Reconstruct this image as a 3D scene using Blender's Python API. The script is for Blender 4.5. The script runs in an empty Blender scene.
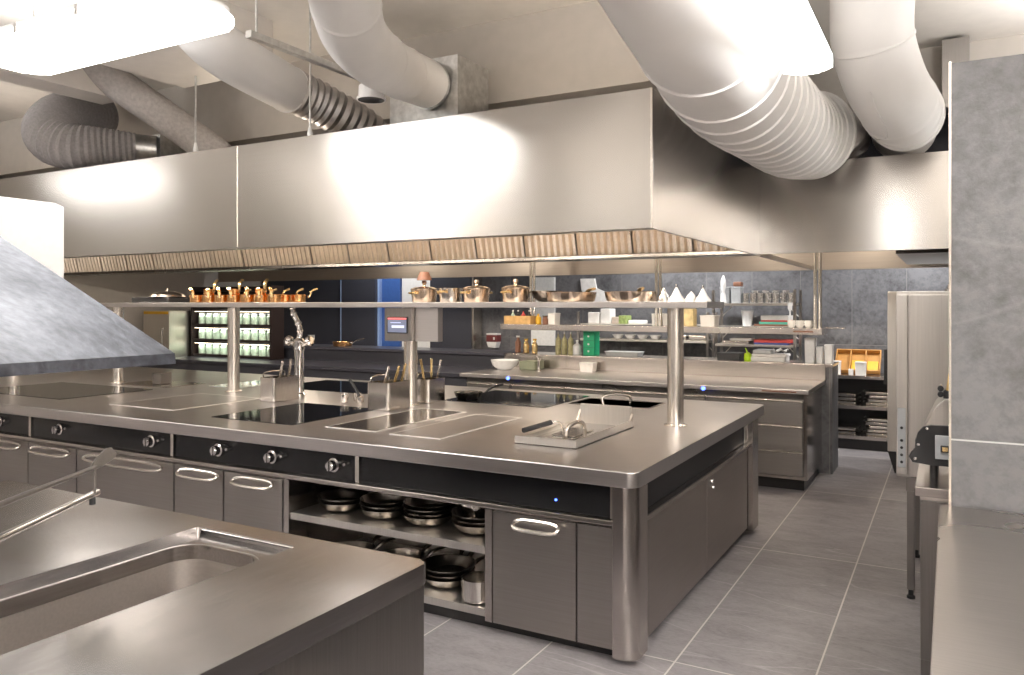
import bpy, bmesh, math, random
from mathutils import Vector, Matrix
random.seed(7)
PI = math.pi
SC = bpy.context.scene
COL = SC.collection
OFF = {}

# ------------------------------------------------------------------ materials
MATS = {}
def nt(name):
    m = bpy.data.materials.new(name); m.use_nodes = True
    n = m.node_tree; b = n.nodes['Principled BSDF']
    MATS[name] = m
    return m, n, b
def N(n, t, **kw):
    x = n.nodes.new(t)
    for k, v in kw.items(): setattr(x, k, v)
    return x
def L(n, a, b): n.links.new(a, b)
def plain(name, col, rough=0.5, metal=0.0, var=0.06, scale=30, spec=None, bump=0.0):
    m, n, b = nt(name)
    tc = N(n, 'ShaderNodeTexCoord'); nz = N(n, 'ShaderNodeTexNoise')
    nz.inputs['Scale'].default_value = scale; nz.inputs['Detail'].default_value = 4
    L(n, tc.outputs['Object'], nz.inputs['Vector'])
    rp = N(n, 'ShaderNodeValToRGB')
    rp.color_ramp.elements[0].position = 0.3; rp.color_ramp.elements[1].position = 0.7
    rp.color_ramp.elements[0].color = tuple(c * (1 - var) for c in col) + (1,)
    rp.color_ramp.elements[1].color = tuple(min(1, c * (1 + var)) for c in col) + (1,)
    L(n, nz.outputs['Fac'], rp.inputs['Fac']); L(n, rp.outputs['Color'], b.inputs['Base Color'])
    b.inputs['Roughness'].default_value = rough; b.inputs['Metallic'].default_value = metal
    if spec is not None: b.inputs['Specular IOR Level'].default_value = spec
    if bump:
        bp = N(n, 'ShaderNodeBump'); bp.inputs['Strength'].default_value = bump
        L(n, nz.outputs['Fac'], bp.inputs['Height']); L(n, bp.outputs['Normal'], b.inputs['Normal'])
    return m
def steel(name, col, rough, stretch=(1, 60, 60), var=0.08, aniso=0.0, tang=None, bump=0.02, blotch=0.06):
    """brushed steel: grain runs along the axis with the small stretch factor"""
    m, n, b = nt(name)
    tc = N(n, 'ShaderNodeTexCoord'); mp = N(n, 'ShaderNodeMapping')
    mp.inputs['Scale'].default_value = stretch
    nz = N(n, 'ShaderNodeTexNoise'); nz.inputs['Scale'].default_value = 4; nz.inputs['Detail'].default_value = 5
    L(n, tc.outputs['Object'], mp.inputs['Vector']); L(n, mp.outputs['Vector'], nz.inputs['Vector'])
    n2 = N(n, 'ShaderNodeTexNoise'); n2.inputs['Scale'].default_value = 1.7; n2.inputs['Detail'].default_value = 2
    n2.inputs['Roughness'].default_value = 0.5
    L(n, tc.outputs['Object'], n2.inputs['Vector'])
    rp = N(n, 'ShaderNodeValToRGB')
    rp.color_ramp.elements[0].position = 0.3; rp.color_ramp.elements[1].position = 0.7
    rp.color_ramp.elements[0].color = tuple(c * (1 - var) for c in col) + (1,)
    rp.color_ramp.elements[1].color = tuple(min(1, c * (1 + var)) for c in col) + (1,)
    L(n, nz.outputs['Fac'], rp.inputs['Fac']); L(n, rp.outputs['Color'], b.inputs['Base Color'])
    b.inputs['Metallic'].default_value = 1.0
    ma = N(n, 'ShaderNodeMapRange')
    ma.inputs['From Min'].default_value = 0.1; ma.inputs['From Max'].default_value = 0.9
    ma.inputs['To Min'].default_value = max(0.03, rough - blotch); ma.inputs['To Max'].default_value = rough + blotch
    L(n, n2.outputs['Fac'], ma.inputs['Value']); L(n, ma.outputs['Result'], b.inputs['Roughness'])
    if bump:
        bp = N(n, 'ShaderNodeBump'); bp.inputs['Strength'].default_value = bump; bp.inputs['Distance'].default_value = 0.01
        L(n, nz.outputs['Fac'], bp.inputs['Height']); L(n, bp.outputs['Normal'], b.inputs['Normal'])
    if aniso:
        b.inputs['Anisotropic'].default_value = aniso
        cx = N(n, 'ShaderNodeCombineXYZ')
        for i, v in enumerate(tang): cx.inputs[i].default_value = v
        L(n, cx.outputs[0], b.inputs['Tangent'])
    return m
def emit(name, col, s):
    m, n, b = nt(name)
    b.inputs['Base Color'].default_value = tuple(col) + (1,)
    b.inputs['Emission Color'].default_value = tuple(col) + (1,)
    b.inputs['Emission Strength'].default_value = s
    return m
def slate(name, base, px, py, ox, oy, axes, grout, gw=0.004, rough=0.5, tilevar=0.12, con=1.0, ps=1.0):
    """large slate tiles; axes = which two object axes span the tiles"""
    m, n, b = nt(name)
    tc = N(n, 'ShaderNodeTexCoord'); sp = N(n, 'ShaderNodeSeparateXYZ')
    L(n, tc.outputs['Object'], sp.inputs[0])
    def grid(ax, p, o):
        a = N(n, 'ShaderNodeMath', operation='SUBTRACT'); L(n, sp.outputs[ax], a.inputs[0]); a.inputs[1].default_value = o
        d = N(n, 'ShaderNodeMath', operation='DIVIDE'); L(n, a.outputs[0], d.inputs[0]); d.inputs[1].default_value = p
        fl = N(n, 'ShaderNodeMath', operation='FLOOR'); L(n, d.outputs[0], fl.inputs[0])
        fr = N(n, 'ShaderNodeMath', operation='PINGPONG'); L(n, a.outputs[0], fr.inputs[0]); fr.inputs[1].default_value = p / 2
        lt = N(n, 'ShaderNodeMath', operation='LESS_THAN'); L(n, fr.outputs[0], lt.inputs[0]); lt.inputs[1].default_value = gw / 2
        return fl, lt
    f1, l1 = grid(axes[0], px, ox); f2, l2 = grid(axes[1], py, oy)
    mx = N(n, 'ShaderNodeMath', operation='MAXIMUM'); L(n, l1.outputs[0], mx.inputs[0]); L(n, l2.outputs[0], mx.inputs[1])
    cb = N(n, 'ShaderNodeCombineXYZ'); L(n, f1.outputs[0], cb.inputs[0]); L(n, f2.outputs[0], cb.inputs[1])
    wn = N(n, 'ShaderNodeTexWhiteNoise'); L(n, cb.outputs[0], wn.inputs['Vector'])
    # per tile offset of the stone pattern
    sc = N(n, 'ShaderNodeVectorMath', operation='SCALE'); L(n, wn.outputs['Color'], sc.inputs[0]); sc.inputs['Scale'].default_value = 7
    ad = N(n, 'ShaderNodeVectorMath', operation='ADD'); L(n, tc.outputs['Object'], ad.inputs[0]); L(n, sc.outputs[0], ad.inputs[1])
    mp = N(n, 'ShaderNodeMapping'); mp.inputs['Rotation'].default_value = (0.5, 0.6, 0.7); mp.inputs['Scale'].default_value = (ps, 2.0 * ps, ps)
    L(n, ad.outputs[0], mp.inputs['Vector'])
    a1 = N(n, 'ShaderNodeTexNoise'); a1.inputs['Scale'].default_value = 2.5; a1.inputs['Detail'].default_value = 8; a1.inputs['Roughness'].default_value = 0.66
    a1.inputs['Distortion'].default_value = 0.6
    L(n, mp.outputs[0], a1.inputs['Vector'])
    a2 = N(n, 'ShaderNodeTexNoise'); a2.inputs['Scale'].default_value = 22; a2.inputs['Detail'].default_value = 8; a2.inputs['Roughness'].default_value = 0.7
    L(n, mp.outputs[0], a2.inputs['Vector'])
    vn = N(n, 'ShaderNodeTexNoise'); vn.inputs['Scale'].default_value = 1.0; vn.inputs['Detail'].default_value = 2; vn.inputs['Distortion'].default_value = 0.0
    mv = N(n, 'ShaderNodeMapping'); mv.inputs['Rotation'].default_value = (0.4, 0.7, 0.5); mv.inputs['Scale'].default_value = (0.35, 2.4, 0.7)
    L(n, ad.outputs[0], mv.inputs['Vector']); L(n, mv.outputs[0], vn.inputs['Vector'])
    ab = N(n, 'ShaderNodeMath', operation='SUBTRACT'); L(n, vn.outputs['Fac'], ab.inputs[0]); ab.inputs[1].default_value = 0.5
    aa = N(n, 'ShaderNodeMath', operation='ABSOLUTE'); L(n, ab.outputs[0], aa.inputs[0])
    vr = N(n, 'ShaderNodeMapRange'); vr.inputs['From Max'].default_value = 0.004; vr.inputs['To Min'].default_value = 0.22; vr.inputs['To Max'].default_value = 0
    L(n, aa.outputs[0], vr.inputs['Value'])
    sm = N(n, 'ShaderNodeMath', operation='MULTIPLY_ADD'); L(n, a2.outputs['Fac'], sm.inputs[0]); sm.inputs[1].default_value = 0.75
    L(n, a1.outputs['Fac'], sm.inputs[2])
    rp = N(n, 'ShaderNodeValToRGB')
    rp.color_ramp.elements[0].position = 0.62; rp.color_ramp.elements[1].position = 1.12 - 0.12
    rp.color_ramp.elements[0].color = tuple(c * (1 - 0.48 * con) for c in base) + (1,)
    rp.color_ramp.elements[1].color = tuple(c * (1 + 0.7 * con) for c in base) + (1,)
    L(n, sm.outputs[0], rp.inputs['Fac'])
    m1 = N(n, 'ShaderNodeMix', data_type='RGBA'); L(n, vr.outputs[0], m1.inputs['Factor']); L(n, rp.outputs[0], m1.inputs['A'])
    m1.inputs['B'].default_value = tuple(min(1, c * 3.2) for c in base) + (1,)
    tv = N(n, 'ShaderNodeMapRange'); tv.inputs['To Min'].default_value = 1 - tilevar; tv.inputs['To Max'].default_value = 1 + tilevar
    L(n, wn.outputs['Value'], tv.inputs['Value'])
    ms = N(n, 'ShaderNodeVectorMath', operation='SCALE'); L(n, m1.outputs['Result'], ms.inputs[0]); L(n, tv.outputs[0], ms.inputs['Scale'])
    m2 = N(n, 'ShaderNodeMix', data_type='RGBA'); L(n, mx.outputs[0], m2.inputs['Factor']); L(n, ms.outputs[0], m2.inputs['A'])
    m2.inputs['B'].default_value = tuple(grout) + (1,)
    L(n, m2.outputs['Result'], b.inputs['Base Color'])
    b.inputs['Roughness'].default_value = rough
    bp = N(n, 'ShaderNodeBump'); bp.inputs['Strength'].default_value = 0.25; bp.inputs['Distance'].default_value = 0.01
    L(n, sm.outputs[0], bp.inputs['Height']); L(n, bp.outputs['Normal'], b.inputs['Normal'])
    return m
def glassy(name, col, rough=0.05, alpha_mix=0.5):
    m, n, b = nt(name)
    b.inputs['Base Color'].default_value = tuple(col) + (1,)
    b.inputs['Roughness'].default_value = rough
    b.inputs['Transmission Weight'].default_value = alpha_mix
    b.inputs['IOR'].default_value = 1.2
    return m

WARM = (0.60, 0.565, 0.525)
M_HOOD = steel('hood_steel', (0.54, 0.515, 0.485), 0.24, (0.6, 60, 60), 0.03, 0.7, (0, 0, 1), bump=0.0, blotch=0.0)
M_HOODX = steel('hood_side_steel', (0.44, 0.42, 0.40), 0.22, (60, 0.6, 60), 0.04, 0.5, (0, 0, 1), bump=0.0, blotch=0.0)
M_SKIRT = steel('hood_inner_steel', (0.52, 0.475, 0.43), 0.34, (0.6, 60, 60), 0.06)
M_FILT = steel('filter_steel', (0.80, 0.71, 0.61), 0.30, (40, 40, 1), 0.12)
M_TOP = steel('worktop_steel', (0.60, 0.57, 0.56), 0.34, (0.8, 50, 50), 0.05, bump=0.0, blotch=0.1)
M_SINKTOP = steel('sink_table_steel', (0.56, 0.535, 0.525), 0.22, (30, 1.2, 30), 0.08, bump=0.006, blotch=0.12)
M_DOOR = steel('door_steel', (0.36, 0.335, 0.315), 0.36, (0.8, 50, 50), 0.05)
M_EDGE = steel('edge_steel', (0.52, 0.48, 0.45), 0.24, (1, 40, 40), 0.05)
M_CHROME = steel('chrome', (0.78, 0.76, 0.74), 0.08, (5, 5, 5), 0.02, bump=0.0, blotch=0.03)
M_HANDLE = steel('handle_steel', (0.80, 0.75, 0.69), 0.25, (20, 20, 20), 0.04, bump=0.0, blotch=0.03)
M_PAN = steel('pan_steel', (0.66, 0.62, 0.58), 0.16, (30, 30, 4), 0.08, blotch=0.06)
M_DARKPAN = steel('dark_pan_steel', (0.20, 0.185, 0.17), 0.26, (30, 30, 4), 0.1)
M_COPPER = steel('copper', (0.90, 0.50, 0.22), 0.18, (20, 20, 4), 0.12, blotch=0.06)
M_PALECOP = steel('tinned_copper', (0.80, 0.66, 0.53), 0.18, (20, 20, 4), 0.12, blotch=0.06)
M_BRASS = steel('brass', (0.90, 0.68, 0.34), 0.22, (20, 20, 4), 0.08)
M_GALV = steel('galvanised', (0.58, 0.58, 0.57), 0.36, (6, 6, 6), 0.18, bump=0.0)
M_FLEX = steel('flex_foil', (0.46, 0.44, 0.43), 0.4, (8, 8, 8), 0.1)
M_FRIDGE = steel('fridge_steel', (0.66, 0.63, 0.59), 0.34, (50, 50, 0.8), 0.05)
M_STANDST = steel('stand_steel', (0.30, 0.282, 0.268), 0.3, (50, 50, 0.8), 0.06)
M_PLATE = steel('griddle_steel', (0.50, 0.46, 0.42), 0.2, (0.8, 50, 50), 0.07, blotch=0.05)
M_CANOPY = steel('canopy_steel', (0.068, 0.070, 0.080), 0.52, (3, 9, 8), 0.35, bump=0.25, blotch=0.15)
M_PAINT = plain('wall_paint', (0.44, 0.405, 0.365), 0.85, var=0.03, scale=12)
M_CEIL = plain('ceiling_paint', (0.72, 0.675, 0.625), 0.9, var=0.03, scale=10)
M_WHITE = plain('white_paint', (0.80, 0.785, 0.77), 0.42, var=0.02, scale=6)
M_WRAP = plain('grey_wrap', (0.46, 0.43, 0.41), 0.7, var=0.14, scale=40, bump=0.3)
M_FABRICFLEX = plain('grey_fabric_duct', (0.29, 0.275, 0.275), 0.75, var=0.12, scale=60, bump=0.2)
M_BLACKGLASS = plain('black_glass', (0.008, 0.008, 0.009), 0.06, var=0.02, scale=5)
M_FASCIA = plain('black_fascia', (0.010, 0.010, 0.011), 0.22, var=0.1, scale=200, spec=0.3)
M_BLACK = plain('black_plastic', (0.015, 0.015, 0.016), 0.4, var=0.05)
M_PLINTH = plain('plinth_black', (0.012, 0.011, 0.011), 0.3, var=0.05)
M_PLASTIC = plain('white_plastic', (0.78, 0.77, 0.75), 0.4, var=0.03)
M_MILKY = plain('milky_plastic', (0.76, 0.77, 0.78), 0.35, var=0.05)
M_GREYPL = plain('grey_plastic', (0.42, 0.43, 0.44), 0.4, var=0.06)
M_PAPER = plain('paper', (0.78, 0.76, 0.74), 0.8, var=0.08, scale=18, bump=0.3)
M_FOIL = steel('foil', (0.82, 0.81, 0.80), 0.2, (9, 9, 9), 0.2, bump=0.25)
M_RED = plain('red_plastic', (0.52, 0.06, 0.05), 0.45)
M_GREEN = plain('green_plastic', (0.0, 0.36, 0.16), 0.4)
M_TEAL = plain('teal_plastic', (0.10, 0.46, 0.34), 0.45)
M_BROWN = plain('brown_plastic', (0.22, 0.10, 0.06), 0.5)
M_BLUE = plain('blue_plastic', (0.05, 0.09, 0.34), 0.45)
M_LIME = plain('lime_plastic', (0.55, 0.85, 0.02), 0.4)
M_YELLOW = plain('yellow_plastic', (0.70, 0.40, 0.03), 0.45)
M_WOOD = plain('pale_wood', (0.55, 0.34, 0.13), 0.55, var=0.2, scale=14)
M_ORANGE = plain('orange_wood', (0.48, 0.24, 0.06), 0.5, var=0.12, scale=10)
M_BLUEDOOR = plain('blue_door', (0.05, 0.12, 0.36), 0.35)
M_DARKWALL = plain('dark_panel', (0.046, 0.047, 0.060), 0.42, var=0.12, scale=50)
M_DARKTOP = plain('dark_stone', (0.05, 0.05, 0.065), 0.28, var=0.15, scale=40)
M_GLASSJAR = plain('green_glass', (0.50, 0.62, 0.50), 0.12, var=0.25, scale=16)
M_OIL = plain('oil_glass', (0.42, 0.39, 0.22), 0.1, var=0.2)
M_MILKGLASS = glassy('clear_glass', (0.8, 0.85, 0.85), 0.08, 0.75)
M_FLOOR = slate('floor_slate', (0.185, 0.172, 0.177), 0.585, 1.9, -1.10, 5.40, (0, 1), (0.50, 0.47, 0.44), 0.008, 0.45, 0.05, 0.42, 1.5)
M_WALLSLATE = slate('wall_slate', (0.092, 0.092, 0.098), 0.58, 1.18, -1.016, 1.16, (0, 2), (0.22, 0.215, 0.21), 0.006, 0.45, 0.07)
M_PARTSLATE = slate('partition_slate', (0.052, 0.052, 0.055), 1.25, 2.0, -0.02, 1.14, (0, 2), (0.36, 0.36, 0.36), 0.006, 0.5, 0.06)
M_LAMP = emit('lamp_diffuser', (1.0, 0.985, 0.96), 5)
M_HOODLAMP = emit('hood_lamp_lens', (1.0, 0.80, 0.58), 8)
M_LEDBLUE = emit('blue_indicator', (0.08, 0.16, 1.0), 5)
M_LEDRED = emit('red_screen_bar', (0.7, 0.12, 0.12), 0.4)
M_SCREEN = emit('screen_face', (0.10, 0.12, 0.19), 0.35)
M_SCREENTXT = emit('screen_text', (0.45, 0.50, 0.72), 0.5)

# ------------------------------------------------------------------ mesh builder
def smooth_path(pts, k=8):
    """Catmull-Rom through points (each a tuple of any length)"""
    P = [tuple(p) for p in pts]
    if len(P) < 3: 
        return [tuple(P[0][i] + (P[1][i] - P[0][i]) * t / k for i in range(len(P[0]))) for t in range(k + 1)]
    out = []
    Q = [tuple(2 * a - b for a, b in zip(P[0], P[1]))] + P + [tuple(2 * a - b for a, b in zip(P[-1], P[-2]))]
    for i in range(1, len(Q) - 2):
        p0, p1, p2, p3 = Q[i - 1], Q[i], Q[i + 1], Q[i + 2]
        for s in range(k):
            t = s / k
            out.append(tuple(0.5 * (2 * b + (c - a) * t + (2 * a - 5 * b + 4 * c - d) * t * t + (3 * b - a - 3 * c + d) * t ** 3)
                             for a, b, c, d in zip(p0, p1, p2, p3)))
    out.append(P[-1])
    return out

class MB:
    def __init__(s): s.bm = bmesh.new()
    def box(s, x0, x1, y0, y1, z0, z1, bev=0.0, seg=2):
        v = [s.bm.verts.new((x, y, z)) for x in (x0, x1) for y in (y0, y1) for z in (z0, z1)]
        F = [(0, 1, 3, 2), (4, 6, 7, 5), (0, 4, 5, 1), (2, 3, 7, 6), (0, 2, 6, 4), (1, 5, 7, 3)]
        fs = [s.bm.faces.new([v[i] for i in f]) for f in F]
        if bev:
            es = list({e for f in fs for e in f.edges})
            bmesh.ops.bevel(s.bm, geom=es, offset=bev, segments=seg, profile=0.5, affect='EDGES')
        return s
    def prism(s, poly, axis, a, b, bev=0.0):
        """poly: list of 2-D points in the two remaining axes (in order), extruded from a to b along axis"""
        def co(p, t):
            q = list(p); q.insert(axis, t); return q
        va = [s.bm.verts.new(co(p, a)) for p in poly]; vb = [s.bm.verts.new(co(p, b)) for p in poly]
        n = len(poly)
        f1 = s.bm.faces.new(va); f2 = s.bm.faces.new(vb[::-1])
        fs = [f1, f2]
        for i in range(n): fs.append(s.bm.faces.new([va[i], vb[i], vb[(i + 1) % n], va[(i + 1) % n]]))
        if bev:
            es = list(f1.edges) + list(f2.edges)
            bmesh.ops.bevel(s.bm, geom=es, offset=bev, segments=2, profile=0.5, affect='EDGES')
        return s
    def tube(s, pts, r, n=10, caps=True, sx=1.0):
        P = [Vector(p[:3]) for p in pts]
        R = r if isinstance(r, (list, tuple)) else [r] * len(P)
        T = []
        for i in range(len(P)):
            a = P[max(0, i - 1)]; b = P[min(len(P) - 1, i + 1)]
            T.append((b - a).normalized())
        up = Vector((0, 0, 1)) if abs(T[0].z) < 0.9 else Vector((0, 1, 0))
        u = T[0].cross(up).normalized()
        rings = []
        for i in range(len(P)):
            if i:
                q = T[i - 1].rotation_difference(T[i]); u = q @ u
                u = (u - T[i] * u.dot(T[i])).normalized()
            w = T[i].cross(u)
            rings.append([s.bm.verts.new(P[i] + (u * math.cos(2 * PI * k / n) * sx + w * math.sin(2 * PI * k / n)) * R[i]) for k in range(n)])
        for i in range(len(P) - 1):
            A, B = rings[i], rings[i + 1]
            for k in range(n): s.bm.faces.new([A[k], B[k], B[(k + 1) % n], A[(k + 1) % n]])
        if caps:
            s.bm.faces.new(rings[0]); s.bm.faces.new(rings[-1][::-1])
        return s
    def cyl(s, p0, p1, r0, r1=None, n=20):
        return s.tube([p0, p1], [r0, r0 if r1 is None else r1], n)
    def lathe(s, prof, c=(0, 0, 0), n=28):
        """prof: list of (r, z); r == 0 closes with a point"""
        rings = []
        for r, z in prof:
            if r <= 1e-6: rings.append([s.bm.verts.new((c[0], c[1], c[2] + z))])
            else: rings.append([s.bm.verts.new((c[0] + r * math.cos(2 * PI * k / n), c[1] + r * math.sin(2 * PI * k / n), c[2] + z)) for k in range(n)])
        for A, B in zip(rings, rings[1:]):
            if len(A) == 1 and len(B) == 1: continue
            for k in range(n):
                a = [A[k % len(A)], A[(k + 1) % len(A)]]; b = [B[k % len(B)], B[(k + 1) % len(B)]]
                if len(A) == 1: s.bm.faces.new([A[0], b[1], b[0]])
                elif len(B) == 1: s.bm.faces.new([a[0], a[1], B[0]])
                else: s.bm.faces.new([a[0], a[1], b[1], b[0]])
        return s
    def sheet(s, rows):
        V = [[s.bm.verts.new(p) for p in row] for row in rows]
        for a, b in zip(V, V[1:]):
            for i in range(len(a) - 1): s.bm.faces.new([a[i], a[i + 1], b[i + 1], b[i]])
        return s
    def xf(s, m):
        bmesh.ops.transform(s.bm, matrix=m, verts=s.bm.verts); return s
    def build(s, name, mat, parent=None, label=None, ang=35):
        bmesh.ops.recalc_face_normals(s.bm, faces=s.bm.faces)
        off = OFF.get(parent.name, Vector()) if parent else Vector()
        if off.length: bmesh.ops.translate(s.bm, verts=s.bm.verts, vec=-off)
        for f in s.bm.faces: f.smooth = True
        me = bpy.data.meshes.new(name); s.bm.to_mesh(me); s.bm.free()
        me.set_sharp_from_angle(angle=math.radians(ang))
        me.materials.append(mat)
        o = bpy.data.objects.new(name, me); COL.objects.link(o)
        if parent: o.parent = parent; OFF[o.name] = off
        if label: o['label'] = label
        wn = o.modifiers.new('weighted_normals', 'WEIGHTED_NORMAL'); wn.keep_sharp = True; wn.mode = 'FACE_AREA'; wn.weight = 90
        return o

def thing(name, label, cat, loc=(0, 0, 0), group=None, rotz=0.0):
    o = bpy.data.objects.new(name, None); COL.objects.link(o)
    o.empty_display_size = 0.05
    o.location = loc; o.rotation_euler = (0, 0, rotz)
    o['label'] = label; o['category'] = cat
    if group: o['group'] = group
    OFF[o.name] = Vector(loc)
    return o
def proto(name, label, cat, group=None):
    """thing modelled round the origin, moved into place later"""
    return thing(name, label, cat, (0, 0, 0), group)
def tag(o, label, cat, group=None):
    o['label'] = label; o['category'] = cat
    if group: o['group'] = group
    return o
def struct(o): o['kind'] = 'structure'; return o
def dup(root, loc, rotz=0.0, label=None, group=None, rot=None, sc=1.0):
    def cp(o, par):
        c = o.copy(); COL.objects.link(c)
        if par: c.parent = par
        for ch in [x for x in bpy.data.objects if x.parent == o]: cp(ch, c)
        return c
    r = cp(root, None)
    put(r, loc, rotz, rot, sc)
    if label: r['label'] = label
    if group: r['group'] = group
    return r
def put(r, loc, rotz=0.0, rot=None, sc=1.0):
    r.location = loc; r.rotation_euler = rot if rot else (0, 0, rotz)
    if sc != 1.0: r.scale = (sc, sc, sc)
    return r
class Maker:
    """first placing uses the model itself, later ones copy it"""
    def __init__(s, root): s.r = root; s.used = False
    def __call__(s, loc, rotz=0.0, label=None, group=None, rot=None, sc=1.0):
        if not s.used:
            s.used = True
            s.src = s.r
            put(s.r, loc, rotz, rot, sc)
            if label: s.r['label'] = label
            if group: s.r['group'] = group
            return s.r
        return dup(s.r, loc, rotz, label, group, rot, sc)
def rrect(x0, x1, y0, y1, r, which=(1, 1, 1, 1), k=6):
    """rounded rectangle; corners order: (x0,y0),(x1,y0),(x1,y1),(x0,y1)"""
    out = []
    cs = [(x0 + r, y0 + r, PI), (x1 - r, y0 + r, 1.5 * PI), (x1 - r, y1 - r, 0), (x0 + r, y1 - r, 0.5 * PI)]
    raw = [(x0, y0), (x1, y0), (x1, y1), (x0, y1)]
    for (cx, cy, a), w, p in zip(cs, which, raw):
        if not w: out.append(p); continue
        for i in range(k + 1):
            t = a + 0.5 * PI * i / k
            out.append((cx + r * math.cos(t), cy + r * math.sin(t)))
    return out
def cut(o, cutters):
    """subtract temporary meshes from o, then delete them"""
    cs = []
    for i_, mb in enumerate(cutters):
        c = mb.build('cutter_tmp', M_BLACK); cs.append(c)
        if i_ == 0: o.modifiers.clear()
        md = o.modifiers.new('b', 'BOOLEAN'); md.operation = 'DIFFERENCE'; md.solver = 'EXACT'; md.object = c
        c.location = -OFF.get(o.name, Vector()) if o.parent is None else Vector()
        if o.parent is not None: c.location = Vector()
    bpy.context.view_layer.update()
    dg = bpy.context.evaluated_depsgraph_get()
    me = bpy.data.meshes.new_from_object(o.evaluated_get(dg))
    o.modifiers.clear(); o.data = me
    wn = o.modifiers.new('weighted_normals', 'WEIGHTED_NORMAL'); wn.keep_sharp = True; wn.weight = 90
    for p in me.polygons: p.use_smooth = True
    me.set_sharp_from_angle(angle=math.radians(35))
    for c in cs:
        m = c.data; bpy.data.objects.remove(c); bpy.data.meshes.remove(m)

# ================================================================== ROOM
XW0, XW1, YW0, YW1, ZC = -10.6, 2.8, -2.6, 10.1, 3.53
struct(MB().box(XW0, XW1, YW0, YW1, -0.1, 0.0).build('floor', M_FLOOR))
struct(MB().box(XW0, XW1, YW0, YW1, ZC, ZC + 0.1).build('ceiling', M_CEIL))
struct(MB().box(XW0, XW1, YW1, YW1 + 0.15, 0, ZC).build('wall_back', M_WALLSLATE))
struct(MB().box(XW0 - 0.15, XW0, YW0, YW1, 0, ZC).build('wall_left', M_PAINT))
struct(MB().box(XW1, XW1 + 0.15, YW0, YW1, 0, ZC).build('wall_right', M_PAINT))
struct(MB().box(XW0, XW1, YW0 - 0.15, YW0, 0, 2.1).build('wall_front', plain('grey_wall_paint', (0.34, 0.32, 0.31), 0.8, var=0.03)))
struct(MB().box(XW0, XW1, YW0 - 0.15, YW0, 2.1, ZC).build('wall_front_upper', M_PAINT))
# bulkhead above the hood
struct(MB().box(XW0, -1.25, 4.52, 4.70, 2.98, ZC).build('wall_bulkhead', M_PAINT))
struct(MB().box(-1.38, XW1, 6.55, 6.70, 3.18, ZC).build('wall_bulkhead_side', M_PAINT))
struct(MB().box(-1.38, -1.25, 4.70, 6.55, 3.0, ZC).build('wall_bulkhead_return', M_PAINT))
struct(MB().box(-10.6, 2.8, 8.80, 8.86, 2.3, ZC).build('wall_upper_back', M_DARKWALL))
# ceiling beams on the left
struct(MB().box(-5.79, -5.52, -2.6, 3.80, 3.20, ZC).build('ceiling_beam_left', M_CEIL))
struct(MB().box(-4.83, -3.95, -2.6, 3.80, 3.20, ZC).build('ceiling_beam_right', M_CEIL))
# partition clad in slate
pt = struct(MB().box(0.0, XW1, 3.30, 3.46, 0, 2.52).build('wall_partition', M_PARTSLATE))
struct(MB().box(-0.004, 0.004, 3.296, 3.464, 0, 2.525).build('trim_partition', M_HANDLE))
# half wall behind the back counter
struct(MB().box(-4.605, -0.99, 8.12, 8.56, 0, 1.03).build('wall_half', M_WALLSLATE))
struct(MB().box(-10.4, -4.606, 8.12, 8.56, 0, 1.03).build('wall_half_left', M_DARKWALL))
struct(MB().box(-4.60, -0.985, 8.10, 8.57, 1.03, 1.06, 0.004).build('trim_half_wall_cap', M_EDGE))
struct(MB().box(-10.4, -4.61, 8.06, 8.60, 1.03, 1.065, 0.004).build('trim_pass_ledge', M_DARKTOP))
# far left wall pieces
struct(MB().box(-8.70, -8.00, 9.86, 10.08, 0, 2.30).build('wall_dark_panel', M_DARKWALL))
struct(MB().box(-6.92, -6.18, 9.84, 10.08, 0, 2.30).build('wall_dark_column', M_DARKWALL))
struct(MB().box(-6.17, -6.14, 9.84, 10.08, 0, 2.30).build('trim_column_corner', M_HANDLE))
struct(MB().box(-10.55, -8.72, 9.90, 10.08, 0, 2.30).build('wall_dark_panel_left', M_DARKWALL))
d1 = struct(MB().box(-7.96, -7.60, 9.98, 10.08, 0, 2.12, 0.004).build('door_1', M_BLUEDOOR))
struct(MB().box(-8.00, -7.965, 9.92, 10.09, 0, 2.15).build('trim_blue_door', plain('pale_blue_trim', (0.30, 0.42, 0.70), 0.4)))
struct(MB().box(-8.715, -8.705, 9.85, 10.09, 0, 2.3).build('trim_panel', plain('pale_blue_edge', (0.26, 0.34, 0.50), 0.4)))
struct(MB().box(-7.59, -6.94, 10.02, 10.09, 0, 2.12).build('door_2', M_PLASTIC))

# ================================================================== COOKING ISLAND
FY = 3.37; XL = -9.6
wt = MB().prism(rrect(XL, -1.19, 3.24, 5.97, 0.05, (0, 1, 1, 0)), 2, 0.83, 0.90, 0.006).build('island_worktop', M_TOP)
cut(wt, [MB().box(-2.46, -1.86, 5.30, 5.66, 0.80, 1.0)])
tag(wt, 'long steel worktop of the cooking island with built-in hobs and griddles', 'worktop')
OFF[wt.name] = Vector()
M_RIM = steel('pale_rim_steel', (0.90, 0.88, 0.85), 0.55, (20, 20, 20), 0.03, bump=0.0)
def inset(name, x0, x1, y0, y1, mat, label=None, h=0.004, r=0.012):
    return MB().prism(rrect(x0, x1, y0, y1, r, k=3), 2, 0.899, 0.90 + h, 0.001).build(name, mat, wt, label)
for (x0, x1, y0, y1) in ((-4.22, -3.50, 3.52, 4.36), (-3.40, -2.52, 5.00, 5.80), (-5.30, -4.20, 5.05, 5.80), (-7.35, -6.02, 3.60, 4.42)):
    inset('induction_hob', x0, x1, y0, y1, M_BLACKGLASS, 'black glass induction hob')
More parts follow.
